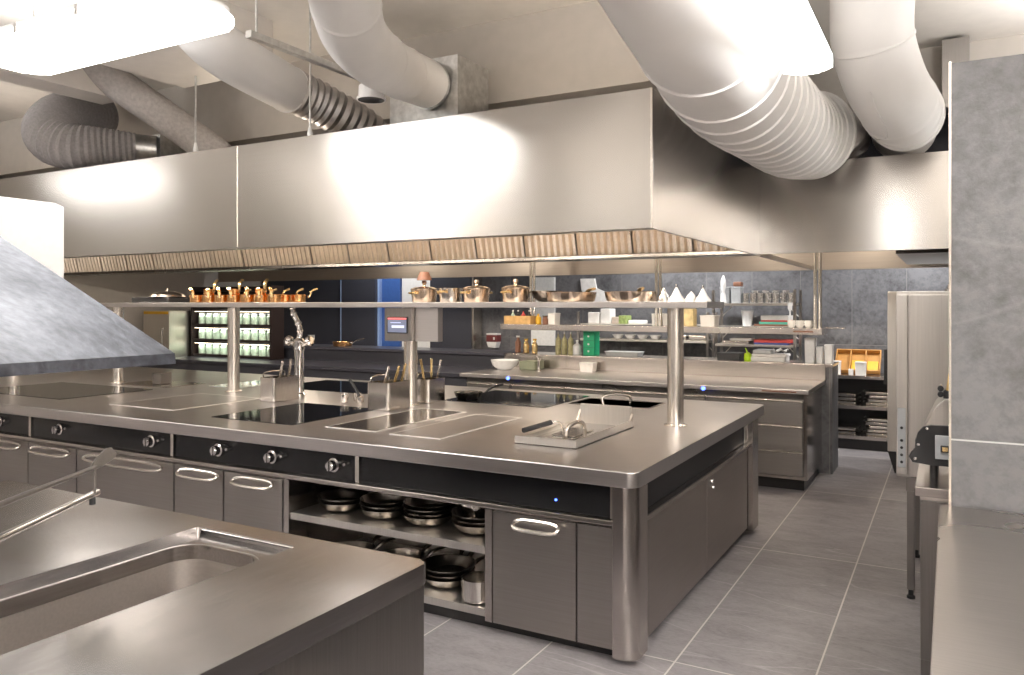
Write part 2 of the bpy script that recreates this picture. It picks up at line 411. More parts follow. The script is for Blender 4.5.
def frame_plate(x0, x1, y0, y1, mat):
    p = inset('griddle_plate', x0, x1, y0, y1, mat, 'steel griddle plate with a pale rim')
    w = 0.014
    f = MB()
    o = [(x0 - w, y0 - w), (x1 + w, y0 - w), (x1 + w, y1 + w), (x0 - w, y1 + w)]
    i = [(x0, y0), (x1, y0), (x1, y1), (x0, y1)]
    vo = [f.bm.verts.new((a, b, 0.9045)) for a, b in o]; vi = [f.bm.verts.new((a, b, 0.9045)) for a, b in i]
    lo = [f.bm.verts.new((a, b, 0.899)) for a, b in o]; li = [f.bm.verts.new((a, b, 0.899)) for a, b in i]
    for k in range(4):
        j = (k + 1) % 4
        f.bm.faces.new([vo[k], vo[j], vi[j], vi[k]]); f.bm.faces.new([vo[k], lo[k], lo[j], vo[j]]); f.bm.faces.new([vi[k], vi[j], li[j], li[k]])
        f.bm.faces.new([lo[k], li[k], li[j], lo[j]])
    f.build('rim', M_RIM, p)
frame_plate(-3.26, -2.90, 3.58, 4.52, M_PLATE)
frame_plate(-2.76, -2.44, 3.56, 4.46, M_TOP)
frame_plate(-5.40, -4.72, 3.62, 4.40, M_TOP)
inset('griddle_plate', -5.85, -5.45, 4.85, 5.60, steel('mirror_plate', (0.62, 0.64, 0.68), 0.06, (5, 5, 5), 0.02, bump=0), 'mirror-polished griddle plate')
inset('griddle_plate', -6.75, -6.05, 4.55, 5.00, M_PLATE)
# rear basin set in the worktop
bs = MB()
for a in ((-2.47, -2.46, 5.29, 5.67, 0.845, 0.905), (-1.86, -1.85, 5.29, 5.67, 0.845, 0.905), (-2.46, -1.86, 5.29, 5.30, 0.845, 0.905), (-2.46, -1.86, 5.66, 5.67, 0.845, 0.905)): bs.box(*a)
bs.box(-2.47, -1.85, 5.29, 5.67, 0.835, 0.845)
bs.build('basin', M_PLATE, wt)
hb = MB().tube(smooth_path([(-2.20, 5.31, 0.905), (-2.20, 5.30, 0.965), (-2.12, 5.36, 0.985), (-2.04, 5.42, 0.965), (-2.04, 5.43, 0.905)], 6), 0.010, 8).build('basin_handle', M_HANDLE, wt)
# frying tray at the front right
fx0, fx1, fy0, fy1 = -2.01, -1.655, 3.63, 4.46
ft = MB().box(fx0, fx1, fy0, fy1, 0.899, 0.906).build('frying_tray', M_PLATE, wt, 'low-walled steel frying tray')
MB().prism([(fx0, 0.9), (fx1, 0.9), (fx1, 0.945), (fx0, 0.945)], 1, fy0, fy0 + 0.012, 0.002).build('front_wall', M_FRIDGE, ft)
MB().prism([(fy0 + 0.013, 0.9), (fy1, 0.9), (fy1, 0.985), (fy1 - 0.05, 0.945), (fy0 + 0.013, 0.945)], 0, fx1 - 0.012, fx1).build('side_wall', M_FRIDGE, ft)
MB().prism([(fy0 + 0.013, 0.9), (fy1, 0.9), (fy1, 0.985), (fy1 - 0.05, 0.93), (fy0 + 0.013, 0.93)], 0, fx0, fx0 + 0.012).build('side_wall', M_FRIDGE, ft)
MB().box(fx0 + 0.013, fx1 - 0.013, fy1 - 0.012, fy1, 0.9, 1.025, 0.002).build('splash_wall', M_FRIDGE, ft)
MB().tube(smooth_path([(-1.745, 3.70, 0.906), (-1.745, 3.70, 0.965), (-1.74, 3.72, 0.995), (-1.735, 3.82, 1.01), (-1.73, 3.90, 0.985), (-1.73, 3.91, 0.906)], 6), 0.011, 10).build('arch_handle', M_HANDLE, ft)
sc_ = thing('fryer_scoop', 'wire scoop with a black grip lying across the frying tray', 'scoop', (-1.95, 3.70, 0.906))
MB().tube(smooth_path([(-1.985, 3.68, 0.965), (-1.945, 3.77, 0.978), (-1.91, 3.86, 0.99)], 4), 0.014, 10).build('grip', M_BLACK, sc_)
MB().tube(smooth_path([(-1.91, 3.86, 0.99), (-1.89, 3.90, 0.99), (-1.875, 3.93, 0.96), (-1.87, 3.935, 0.915)], 5), 0.005, 8).build('wire_stem', M_HANDLE, sc_)
MB().tube(smooth_path([(-1.895, 3.85, 0.99), (-1.87, 3.88, 0.99), (-1.855, 3.90, 0.96), (-1.85, 3.935, 0.915)], 5), 0.005, 8).build('wire_stem', M_HANDLE, sc_)
MB().box(-1.94, -1.80, 3.93, 4.20, 0.908, 0.914, 0.002).build('scoop_plate', M_PLATE, sc_)

# plinth
pl = MB().prism([(XL, 3.42), (-1.33, 3.42), (-1.33, 5.86), (XL, 5.86)], 2, 0.0, 0.055).build('island_plinth', M_PLINTH)
tag(pl, 'black recessed plinth under the cooking island', 'plinth')

def handle_mb(cx, z, w, y):
    """flat pull: closed oval steel loop tilted forward from the door"""
    pts = []
    for k in range(29):
        t = 2 * PI * k / 28
        c, q = math.cos(t), math.sin(t)
        e = 0.55
        ux = w / 2 * (abs(c) ** e) * (1 if c >= 0 else -1); vv = (abs(q) ** 0.8) * (1 if q >= 0 else -1)
        pts.append((cx + ux, y - 0.036 + 0.026 * vv, z + 0.002 + 0.018 * vv))
    return MB().tube(pts, 0.0105, 8, caps=False)
def unit(x0, x1, doors, label):
    """cabinet below the island front; doors: list of (x0, x1, handle width or 0)"""
    t = thing('base_cabinet', label, 'cabinet', ((x0 + x1) / 2, 3.7, 0.055))
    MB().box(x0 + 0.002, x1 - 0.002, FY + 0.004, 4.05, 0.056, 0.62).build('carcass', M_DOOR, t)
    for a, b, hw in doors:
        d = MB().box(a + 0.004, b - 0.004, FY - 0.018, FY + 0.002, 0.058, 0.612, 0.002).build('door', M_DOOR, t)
        if hw: handle_mb((a + b) / 2 + 0.03, 0.573, hw, FY - 0.018).build('handle', M_HANDLE, d)
    return t
unit(-1.983, -1.525, [(-1.983, -1.525, 0.24)], 'steel base cabinet with one large handled door, between the pan shelves and the island corner')
unit(-3.90, -3.405, [(-3.90, -3.405, 0.33)], 'steel base cabinet directly left of the open pan shelves')
unit(-4.36, -3.905, [(-4.36, -3.905, 0.36)], 'steel base cabinet, second to the left of the open pan shelves')
unit(-5.40, -4.365, [(-5.40, -4.365, 0.82)], 'wide steel base cabinet with an extra long handle behind the dark tap lever')
unit(-6.00, -5.405, [(-6.00, -5.405, 0.47)], 'steel base cabinet left of the wide long-handled one')
unit(-6.66, -6.005, [(-6.66, -6.005, 0.5)], 'steel base cabinet furthest left that shows its whole handle')
unit(-7.40, -6.665, [(-7.40, -6.665, 0.4)], 'steel base cabinet cut by the left picture edge')
# open shelf unit
su = thing('open_shelf_unit', 'open two-level steel shelf unit in the island, full of frying pans', 'shelf unit', (-2.7, 3.7, 0.055))
MB().box(-3.40, -3.36, FY - 0.014, 4.05, 0.056, 0.615).build('side_panel', M_EDGE, su)
MB().box(-2.027, -1.987, FY - 0.014, 4.05, 0.056, 0.615).build('side_panel', M_EDGE, su)
MB().box(-3.359, -2.028, 4.02, 4.05, 0.056, 0.615).build('back_panel', M_STANDST, su)
MB().box(-3.359, -2.028, FY - 0.004, 4.019, 0.385, 0.425, 0.003).build('shelf', M_FRIDGE, su)
MB().box(-3.359, -2.028, FY - 0.004, 4.019, 0.072, 0.112, 0.003).build('bottom_shelf', M_FRIDGE, su)
# corner cabinet with the two side doors
cc = thing('corner_cabinet', 'steel end cabinet with two locked side doors on the aisle end of the island', 'cabinet', (-1.4, 4.6, 0.055))
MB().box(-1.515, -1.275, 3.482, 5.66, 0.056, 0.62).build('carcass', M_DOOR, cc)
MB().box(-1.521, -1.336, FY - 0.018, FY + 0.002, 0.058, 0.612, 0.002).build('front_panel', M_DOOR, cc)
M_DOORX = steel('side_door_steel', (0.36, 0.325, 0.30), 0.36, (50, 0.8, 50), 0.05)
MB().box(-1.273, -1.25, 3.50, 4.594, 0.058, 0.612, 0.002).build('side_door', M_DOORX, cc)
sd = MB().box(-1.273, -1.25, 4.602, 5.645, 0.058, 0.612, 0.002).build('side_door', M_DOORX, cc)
MB().lathe([(0.0, 0.012), (0.012, 0.012), (0.016, 0.006), (0.016, 0)], n=16).xf(Matrix.Translation((-1.25, 4.70, 0.575)) @ Matrix.Rotation(PI / 2, 4, 'Y')).build('lock', M_CHROME, sd)
MB().lathe([(0.0, 0.012), (0.009, 0.012), (0.012, 0.006), (0.012, 0)], n=16).xf(Matrix.Translation((-1.25, 4.72, 0.535)) @ Matrix.Rotation(PI / 2, 4, 'Y')).build('lock', M_CHROME, sd)
# corner posts
cp = MB().prism(rrect(-1.332, -1.222, 3.318, 3.478, 0.07, (0, 1, 0, 0), 8), 2, 0.035, 0.828, 0.002).build('corner_post', M_EDGE)
tag(cp, 'polished rounded steel corner post on the near corner of the island', 'post')
cp2 = MB().prism(rrect(-1.34, -1.215, 5.665, 5.90, 0.06, (0, 0, 1, 0), 8), 2, 0.035, 0.828, 0.002).build('corner_post', M_EDGE)
tag(cp2, 'steel corner post at the far end of the island side', 'post')
# rail and black control fascias
rl = thing('front_rail', 'bright narrow steel rail along the island front under the control panels', 'rail', (-5, 3.36, 0.63))
MB().box(XL, -1.336, FY - 0.035, FY + 0.06, 0.624, 0.652, 0.008).build('rail_bar', M_EDGE, rl)
rs = MB().box(-1.30, -1.232, 3.49, 5.663, 0.624, 0.652, 0.008).build('side_rail', M_EDGE)
tag(rs, 'bright narrow steel rail along the aisle end of the island', 'rail')
sf = MB().box(-1.31, -1.275, 3.49, 5.663, 0.653, 0.828, 0.002).build('side_fascia', plain('black_side_fascia', (0.008, 0.008, 0.009), 0.3, var=0.1, scale=200, spec=0.12))
tag(sf, 'black glossy blank panel under the worktop on the aisle end', 'control panel')
for y_, lab in ((3.50, 'chrome strip at the near end of the black aisle-side panel'), (5.62, 'chrome strip at the far end of the black aisle-side panel')):
    s_ = MB().box(-1.274, -1.262, y_, y_ + 0.03, 0.66, 0.822, 0.003).build('divider_strip', M_CHROME); tag(s_, lab, 'strip')
def knob(parent, x, z, kind=0):
    k = MB().lathe([(0.040, 0), (0.040, 0.014), (0.030, 0.018), (0.028, 0.048), (0.022, 0.055), (0, 0.055)], n=20).xf(Matrix.Translation((x, FY, z)) @ Matrix.Rotation(PI / 2, 4, 'X')).build('knob', M_CHROME, parent)
    MB().box(x - 0.006, x + 0.006, FY - 0.062, FY - 0.048, z - 0.026, z + 0.026, 0.003).build('grip_bar', M_CHROME, k)
    MB().lathe([(0.012, 0), (0.012, 0.02), (0.008, 0.026), (0, 0.026)], n=14).xf(Matrix.Translation((x + 0.085, FY, z + 0.012)) @ Matrix.Rotation(PI / 2, 4, 'X')).build('push_button', M_CHROME, parent)
    if kind: MB().box(x - 0.034, x - 0.024, FY - 0.03, FY - 0.016, z - 0.02, z + 0.02, 0.003).build('marker', M_RED if kind == 1 else M_BLUE, k)
def fascia(x0, x1, knobs, label):
    t = thing('control_unit', label, 'control panel', ((x0 + x1) / 2, FY, 0.653))
    MB().box(x0 + 0.006, x1 - 0.006, FY, FY + 0.05, 0.653, 0.828, 0.002).build('glass_front', M_FASCIA, t)
    for x, k in knobs: knob(t, x, 0.735, k)
    return t
fp = fascia(-2.86, -1.33, [], 'plain black control panel without knobs at the right end of the island front')
MB().lathe([(0.006, 0), (0.006, 0.003), (0, 0.003)], n=10).xf(Matrix.Translation((-1.64, FY - 0.0005, 0.705)) @ Matrix.Rotation(PI / 2, 4, 'X')).build('indicator_light', M_LEDBLUE, fp, 'small blue indicator light')
fascia(-4.40, -2.86, [(-3.96, 1), (-3.50, 0), (-3.02, 2)], 'black control panel with three chrome knobs, above the two narrow doors')
fascia(-6.0, -4.40, [(-5.62, 0), (-4.60, 0)], 'black control panel with a single pair of chrome knobs, left of the three-knob panel')
fascia(-7.5, -6.0, [(-6.40, 0)], 'black control panel at the left picture edge')
for x, lab in ((-2.86, 'slim steel divider strip between the plain panel and the three-knob panel'), (-4.40, 'slim steel divider strip left of the three-knob control panel'), (-6.0, 'slim steel divider strip furthest left on the island front')):
    s_ = MB().box(x - 0.0055, x + 0.022, FY - 0.012, FY - 0.001, 0.655, 0.826, 0.002).build('divider_strip', M_HANDLE)
    tag(s_, lab, 'strip')
for x, y, lab in ((-1.350, FY - 0.006, 'narrow bright steel strip beside the near corner post'),):
    s_ = MB().box(x - 0.008, x + 0.012, y - 0.01, y + 0.005, 0.655, 0.826, 0.002).build('divider_strip', M_HANDLE); tag(s_, lab, 'strip')
# overshelf on round posts
sh = thing('island_overshelf', 'long steel shelf on round posts above the cooking island', 'shelf', (-4, 4.65, 0.9))
MB().box(-9.4, -1.21, 4.45, 4.85, 1.615, 1.653, 0.004).build('shelf_board', M_TOP, sh)
for x in (-8.6, -6.86, -5.30, -3.45, -1.46):
    p = MB().cyl((x, 4.66, 0.902), (x, 4.66, 1.614), 0.050, n=28).build('post', M_HANDLE, sh)
    MB().lathe([(0.070, 0), (0.070, 0.006), (0.051, 0.012)], (x, 4.66, 0.9008), 28).build('post_flange', M_HANDLE, p)
# control box on the post
cb = thing('control_box', 'steel control box with a small screen hung on a post under the shelf', 'control box', (-3.4, 4.6, 1.37))
MB().box(-3.565, -3.325, 4.50, 4.60, 1.375, 1.612, 0.003).build('housing', M_STANDST, cb)
MB().box(-3.323, -3.125, 4.54, 4.60, 1.375, 1.612, 0.003).build('side_housing', M_TOP, cb)
bz = MB().box(-3.535, -3.355, 4.492, 4.499, 1.43, 1.55, 0.003).build('screen_bezel', M_BLACK, cb)
MB().box(-3.527, -3.363, 4.488, 4.4915, 1.438, 1.527).build('screen', M_SCREEN, bz)
MB().box(-3.527, -3.363, 4.488, 4.4915, 1.530, 1.541).build('red_bar', M_LEDRED, bz)
MB().box(-3.50, -3.41, 4.486, 4.4877, 1.505, 1.509).build('text_line', M_SCREENTXT, bz)
MB().box(-3.49, -3.38, 4.486, 4.4877, 1.470, 1.488).build('text_line', M_SCREENTXT, bz)

# ---------------- things on the island top
def gn_basket(x0, x1, y0, y1, h, label):
    t = thing('steel_basket', label, 'container', ((x0 + x1) / 2, (y0 + y1) / 2, 0.905))
    b = MB()
    o = rrect(x0, x1, y0, y1, 0.025, k=4); i = rrect(x0 + 0.004, x1 - 0.004, y0 + 0.004, y1 - 0.004, 0.022, k=4)
    lo = [b.bm.verts.new((p[0], p[1], 0.905)) for p in o]; hi = [b.bm.verts.new((p[0], p[1], 0.905 + h)) for p in o]
    ih = [b.bm.verts.new((p[0], p[1], 0.905 + h)) for p in i]; il = [b.bm.verts.new((p[0], p[1], 0.912)) for p in i]
    n = len(o)
    for k in range(n):
        j = (k + 1) % n
        for a, c in ((lo, hi), (hi, ih), (ih, il)): b.bm.faces.new([a[k], a[j], c[j], c[k]])
    b.bm.faces.new(lo[::-1]); b.bm.faces.new(il)
    b.build('container_body', M_PAN, t)
    MB().tube(smooth_path([(x0 + 0.02, y0 + 0.03, 0.905 + h - 0.01), (x0 + 0.02, y0 + 0.035, 0.905 + h + 0.03), (x0 + 0.02, (y0 + y1) / 2, 0.905 + h + 0.04), (x0 + 0.02, y1 - 0.035, 0.905 + h + 0.03), (x0 + 0.02, y1 - 0.03, 0.905 + h - 0.01)], 5), 0.005, 8).build('wire_handle', M_CHROME, t)
    return t
gn_basket(-4.57, -4.415, 4.255, 4.53, 0.18, 'steel utensil container beside the chrome pot-filler tap')
gn_basket(-3.56, -3.365, 4.29, 4.55, 0.19, 'larger steel utensil container in front of the control-box post')
gn_basket(-3.50, -3.36, 4.76, 4.99, 0.175, 'steel utensil container right behind the control-box post')
def spoon(label, grp, mat, bowl=0.03):
    t = proto('serving_spoon', label, 'utensil', grp)
    MB().tube(smooth_path([(0, 0, 0.03), (0, 0.004, 0.14), (0, 0, 0.22), (0, -0.008, 0.30)], 5), [0.004 + 0.005 * min(1, i / 8) for i in range(16)], 8).build('stem', mat, t)
    MB().lathe([(0, 0), (bowl * 0.6, 0.004), (bowl, 0.018), (bowl * 0.96, 0.018), (bowl * 0.55, 0.008), (0, 0.005)], n=16).build('bowl', mat, t)
    return t
sp1 = Maker(spoon('', None, M_HANDLE)); sp2 = Maker(spoon('', None, M_BRASS))
for (x, y, rx, ry, mk, lab) in (
    (-4.52, 4.37, 0.05, 0.36, sp1, 'steel spoon leaning left-hand in the container by the chrome tap'),
    (-4.515, 4.46, 0.02, 0.30, sp1, 'steel spoon nearest the chrome tap in its container'),
    (-3.52, 4.36, 0.06, 0.42, sp1, 'steel spoon handle furthest from the post in the larger container'),
    (-3.49, 4.43, 0.0, 0.40, sp2, 'brass-coloured spoon in the middle of the larger container'),
    (-3.475, 4.50, -0.02, 0.34, sp2, 'brass-coloured spoon nearest the post in the larger container'),
    (-3.43, 4.82, 0.02, -0.12, sp2, 'brass-coloured spoon leaning left in the container behind the post'),
    (-3.435, 4.88, 0.04, 0.10, sp2, 'brass-coloured spoon standing tall in the container behind the post'),
    (-3.455, 4.94, 0.02, 0.30, sp1, 'steel spoon leaning right in the container behind the post')):
    mk((x, y, 0.93), 0, lab, 'utensils in the island containers', rot=(rx, ry, 0))
# chrome pot filler
tp = thing('pot_filler_tap', 'tall chrome pot-filler tap with two handles standing on the island', 'tap', (-4.63, 4.74, 0.9))
tx, ty = -4.63, 4.74
MB().lathe([(0.05, 0), (0.05, 0.012), (0.040, 0.02), (0.040, 0.36), (0.050, 0.38), (0.050, 0.44), (0.03, 0.46), (0, 0.46)], (tx, ty, 0.9008), 20).build('column', M_CHROME, tp)
for s in (-1, 1):
    MB().lathe([(0.018, 0), (0.018, 0.06), (0.036, 0.07), (0.044, 0.09), (0.036, 0.115), (0, 0.12)], n=14).xf(Matrix.Translation((tx + s * 0.03, ty, 1.30)) @ Matrix.Rotation(s * PI / 2 - s * 0.45, 4, 'Y')).build('handle', M_CHROME, tp)
MB().tube(smooth_path([(tx, ty, 1.355), (tx + 0.01, ty, 1.42), (tx - 0.01, ty, 1.48), (tx - 0.06, ty, 1.56), (tx - 0.075, ty, 1.605)], 5), [0.022 + (0.008 if i % 5 == 0 else 0) for i in range(21)], 12).build('swing_spout', M_CHROME, tp)
# small cups and a brush
cupm = proto('sauce_cup', '', 'cup')
MB().lathe([(0, 0.002), (0.024, 0.002), (0.032, 0.06), (0.034, 0.06), (0.026, 0), (0, 0)], n=18).build('cup_wall', M_PAN, cupm)
CUP = Maker(cupm)
for x, y, lab in ((-4.00, 4.57, 'small steel cup furthest left in the cluster between the containers'), (-3.93, 4.63, 'small steel cup in the middle of the cluster between the containers'), (-3.94, 4.50, 'small steel cup at the front of the cluster between the containers'), (-3.76, 4.62, 'small steel cup close to the larger utensil container')):
    CUP((x, y, 0.905), 0, lab, 'little steel cups on the island')
br = thing('pastry_brush', 'black-handled brush leaning in a round steel pot between the containers', 'brush', (-3.85, 4.57, 0.905))
MB().tube([(-3.85, 4.57, 0.945), (-3.88, 4.57, 0.985), (-3.95, 4.57, 1.07)], [0.010, 0.012, 0.011], 8).build('grip', M_BLACK, br)
MB().lathe([(0, 0), (0.03, 0), (0.03, 0.045), (0.014, 0.05), (0, 0.05)], (-3.85, 4.57, 0.905), 16).build('foot', M_PAN, br)
bx = MB().box(-6.42, -6.30, 4.70, 4.82, 0.905, 1.01, 0.006).build('salt_box', M_STANDST)
tag(bx, 'small grey steel box on the island behind the slanted canopy', 'box')

def pan(name, r, h, mat_out, mat_h, hl=0.17, base=0.78, rise=0.05, label='', cat='pan', grp=None, handle=True):
    t = proto(name, label, cat, grp)
    th = 0.004
    b = r * base
    prof = [(0, 0), (b * 0.9, 0), (b, 0.004), (b + (r - b) * 0.6, h * 0.5), (r, h), (r + 0.003, h + 0.002), (r - th, h), (b + (r - b) * 0.6 - th, h * 0.5), (b - th, 0.008), (0, 0.006)]
    MB().lathe(prof, n=32).build('bowl', mat_out, t)
    if handle:
        hp = smooth_path([(r + 0.012, 0, h - 0.016), (r + 0.03, 0, h - 0.010), (r + hl * 0.5, 0, h + rise * 0.6), (r + hl, 0, h + rise)], 5)
        MB().tube(hp, [0.010 - 0.003 * (1 if 3 < i < 8 else 0) for i in range(len(hp))], 8, sx=1.5).build('handle', mat_h, t)
        for s in (-1, 1):
            MB().lathe([(0.006, 0), (0.005, 0.004), (0, 0.005)], n=8).xf(Matrix.Translation((r + 0.012, s * 0.016, h - 0.012)) @ Matrix.Rotation(PI / 2, 4, 'Y')).build('rivet', M_CHROME, t)
    return t
# pans on hobs
hp_ = Maker(pan('black_handled_pan', 0.11, 0.05, M_DARKPAN, M_BLACK, 0.18))
hp_((-3.27, 5.16, 0.906), 0.9, 'dark pan with a black handle standing on the rear glass hob')
# shelf of frying pans
FP = Maker(pan('frying_pan', 0.146, 0.05, M_PAN, M_PAN, 0.17, 0.74, 0.03))
DP = Maker(pan('frying_pan', 0.149, 0.052, M_DARKPAN, M_DARKPAN, 0.17, 0.74, 0.03))
G = 'frying pans on the open island shelves'
zt, zb = 0.426, 0.113
def stack(mks, x, y, z, dz, az, labs, tilt=0.0):
    for i, (mk, lab) in enumerate(zip(mks, labs)):
        mk((x + 0.003 * i, y, z + dz * i + 0.004), az + 0.24 * i, lab, G, rot=(0, 0, az + 0.24 * i))
stack([FP, DP], -3.145, 3.58, zt, 0.026, 1.5, ['bottom pan of the leftmost stack on the upper pan shelf', 'dark top pan of the leftmost stack on the upper pan shelf'])
stack([FP, DP, FP], -2.83, 3.58, zt, 0.024, 1.25, ['bottom pan of the second stack on the upper pan shelf', 'dark middle pan of the second stack on the upper pan shelf', 'top pan of the second stack on the upper pan shelf'])
stack([FP, FP, DP, FP], -2.53, 3.585, zt, 0.022, 1.1, ['bottom pan of the third stack on the upper pan shelf', 'second pan up in the third stack on the upper pan shelf', 'dark third pan up in the third stack on the upper pan shelf', 'top pan of the third stack on the upper pan shelf'])
stack([FP, FP, DP], -2.205, 3.585, zt, 0.024, 1.25, ['bottom pan of the rightmost upper-shelf stack, under the tipped saucepan', 'middle pan of the rightmost upper-shelf stack', 'dark pan directly under the tipped saucepan'])
stack([FP, FP, DP], -2.40, 3.58, zb, 0.026, 1.3, ['bottom pan of the stack beside the pot on the lower pan shelf', 'middle pan of the stack beside the pot on the lower pan shelf', 'dark top pan of the stack beside the pot on the lower shelf'])
stack([FP, DP], -3.10, 3.58, zb, 0.026, 1.2, ['bottom pan at the left of the lower pan shelf', 'dark pan on top at the left of the lower pan shelf'])
stack([FP, FP], -2.76, 3.62, zb, 0.026, 1.1, ['lower pan in the middle of the lower pan shelf', 'upper pan in the middle of the lower pan shelf'])
SP = Maker(pan('saucepan', 0.075, 0.10, M_PAN, M_PAN, 0.15, 0.95, 0.03))
SP((-2.20, 3.57, zt + 0.085), 0, 'steel saucepan tipped on top of the rightmost pan stack', None, rot=(0.30, 0.12, -0.9))
pot = Maker(pan('stock_pot', 0.085, 0.11, M_PAN, M_PAN, 0.05, 0.98, 0.0))
pot((-2.13, 3.455, zb + 0.004), PI * 0.42, 'round steel pot at the right end of the lower pan shelf')

# ---------------- things on the island overshelf (z = 1.653)
ZS = 1.6535
SKs = Maker(pan('copper_saucepan', 0.060, 0.062, M_COPPER, M_BRASS, 0.09, 0.96, 0.05))
ords = ['first', 'second', 'third', 'fourth', 'fifth', 'sixth', 'seventh']
for row, y0, az in (('front', 4.53, -0.9), ('back', 4.72, 0.9)):
    for i in range(7):
        SKs((-5.60 + i * 0.152 + (0.07 if row == 'back' else 0), y0, ZS), az + 0.12 * ((i * 5) % 3 - 1), '%s copper saucepan from the left in the %s row on the island shelf' % (ords[i], row), 'copper saucepans on the island shelf')
SMs = Maker(pan('butter_pan', 0.045, 0.045, M_COPPER, M_BRASS, 0.08, 0.95, 0.08))
for x, a, lab in ((-5.448, 1.9, 'tiny copper pan stacked on the left part of the copper row'), (-5.144, 1.9, 'tiny copper pan stacked near the middle of the copper row'), (-4.84, 2.0, 'tiny copper pan stacked on the right part of the copper row')):
    SMs((x, 4.53, ZS + 0.065), a, lab, 'copper saucepans on the island shelf')
rd = thing('roasting_dish', 'black shallow roasting dish on the island shelf left of the copper row', 'dish', (-6.2, 4.6, ZS))
MB().prism(rrect(-6.45, -5.95, 4.50, 4.78, 0.03, k=3), 2, ZS, ZS + 0.05, 0.006).build('dish_body', M_BLACK, rd)
lid = thing('dish_cover', 'domed pale steel lid lying on the black roasting dish', 'lid', (-5.98, 4.62, ZS + 0.05))
MB().lathe([(0.16, 0.001), (0.15, 0.02), (0.09, 0.045), (0, 0.055)], (-6.10, 4.62, ZS + 0.051), 28).build('dome', M_PAN, lid)
MB().lathe([(0.012, 0), (0.02, 0.02), (0, 0.026)], (-6.10, 4.62, ZS + 0.105), 12).build('knob', M_CHROME, lid)
def casserole(r, h, mat, name='casserole', lidded=True):
    t = proto(name, '', 'pot')
    MB().lathe([(0, 0), (r * 0.86, 0), (r * 0.9, 0.006), (r, h), (r + 0.006, h + 0.003), (r - 0.004, h), (r * 0.87, 0.008), (0, 0.006)], n=32).build('pot_body', mat, t)
    for s in (-1, 1):
        MB().tube(smooth_path([(s * (r - 0.004), -0.03, h * 0.72), (s * (r + 0.03), -0.028, h * 0.76), (s * (r + 0.036), 0, h * 0.78), (s * (r + 0.03), 0.028, h * 0.76), (s * (r - 0.004), 0.03, h * 0.72)], 4), 0.006, 8).build('side_handle', M_BRASS, t)
    if lidded:
        l = MB().lathe([(r + 0.002, h + 0.004), (r + 0.002, h + 0.010), (r * 0.7, h + 0.022), (0.012, h + 0.028), (0.010, h + 0.04), (0.020, h + 0.052), (0.014, h + 0.068), (0, h + 0.07)], n=32).build('lid', M_PALECOP, t)
    return t
ca = Maker(casserole(0.095, 0.085, M_PALECOP))
G2 = 'lidded pots on the island shelf'
ca((-3.30, 4.62, ZS), 1.4, 'lidded pot under the upturned brown bowl on the island shelf', G2)
ca((-2.86, 4.62, ZS), 1.3, 'lidded pot second from the left among the shelf pots', G2)
ca((-2.55, 4.62, ZS), 1.45, 'lidded pot standing alone in front of the dark curved bowl', G2)
cn = Maker(casserole(0.085, 0.095, M_PAN, 'open_casserole', False))
cn((-3.08, 4.63, ZS), 1.5, 'open steel pot between the two left lidded pots')
ub = MB().lathe([(0.055, 0), (0.035, 0.055), (0.03, 0.06), (0, 0.06)], (-3.30, 4.62, ZS + 0.158), 20).build('upturned_bowl', M_BROWN)
db = MB().lathe([(0, 0), (0.05, 0.0), (0.09, 0.03), (0.11, 0.075), (0.106, 0.075), (0.086, 0.034), (0.05, 0.006), (0, 0.006)], (-2.39, 4.76, ZS), 26).build('dark_bowl', M_DARKPAN)
tag(db, 'dark curved bowl half hidden behind the lone lidded pot', 'bowl')
ub.location.z = 0.0
tag(ub, 'small brown upturned bowl on the leftmost lidded pot', 'bowl')
SA = Maker(pan('saute_pan', 0.165, 0.06, M_PALECOP, M_BRASS, 0.16, 0.92, 0.03))
SA((-2.14, 4.62, ZS), 1.5, 'wide shallow copper saute pan left of the white bags')
SA((-1.73, 4.62, ZS), 1.7, 'wide shallow copper saute pan between the white bags and the post')
fo = MB().sheet([[( -1.515 + 0.045 * (1 - j / 6) * math.cos(2 * PI * i / 14) * random.uniform(0.7, 1.15), 4.60 + 0.045 * (1 - j / 6) * math.sin(2 * PI * i / 14) * random.uniform(0.7, 1.1), ZS + 0.1 * j / 6) for i in range(14)] + [] for j in range(6)]).build('foil_bundle', M_FOIL)
tag(fo, 'crumpled foil bundle on the shelf left of the white cone', 'foil')
def cone(r, h):
    t = proto('piping_bag', '', 'piping bag')
    MB().lathe([(0, 0), (r, 0.0), (r * 1.02, 0.006), (r * 0.55, h * 0.45), (r * 0.13, h * 0.93), (0.0, h)], n=20).build('cone', M_PLASTIC, t)
    MB().lathe([(0.008, 0), (0.007, 0.018), (0, 0.02)], (0, 0, h * 0.96), 10).build('tip', M_CHROME, t)
    return t
CN = Maker(cone(0.052, 0.09))
CN((-1.435, 4.60, ZS), 0, 'wide white cone standing on the island shelf above the round post')
CN((-1.275, 4.60, ZS), 0, 'slim white cone standing at the right end of the island shelf', sc=0.92)
cr = MB().sheet([[(-1.345 + 0.034 * (1 - (j / 5) ** 2) * math.cos(2 * PI * i / 12) * random.uniform(0.8, 1.2), 4.60 + 0.04 * (1 - (j / 5) ** 2) * math.sin(2 * PI * i / 12), ZS + 0.062 * j / 5) for i in range(13)] for j in range(6)]).build('crumpled_cloth', M_PAPER)
tag(cr, 'crumpled white cloth between the two white cones', 'cloth')

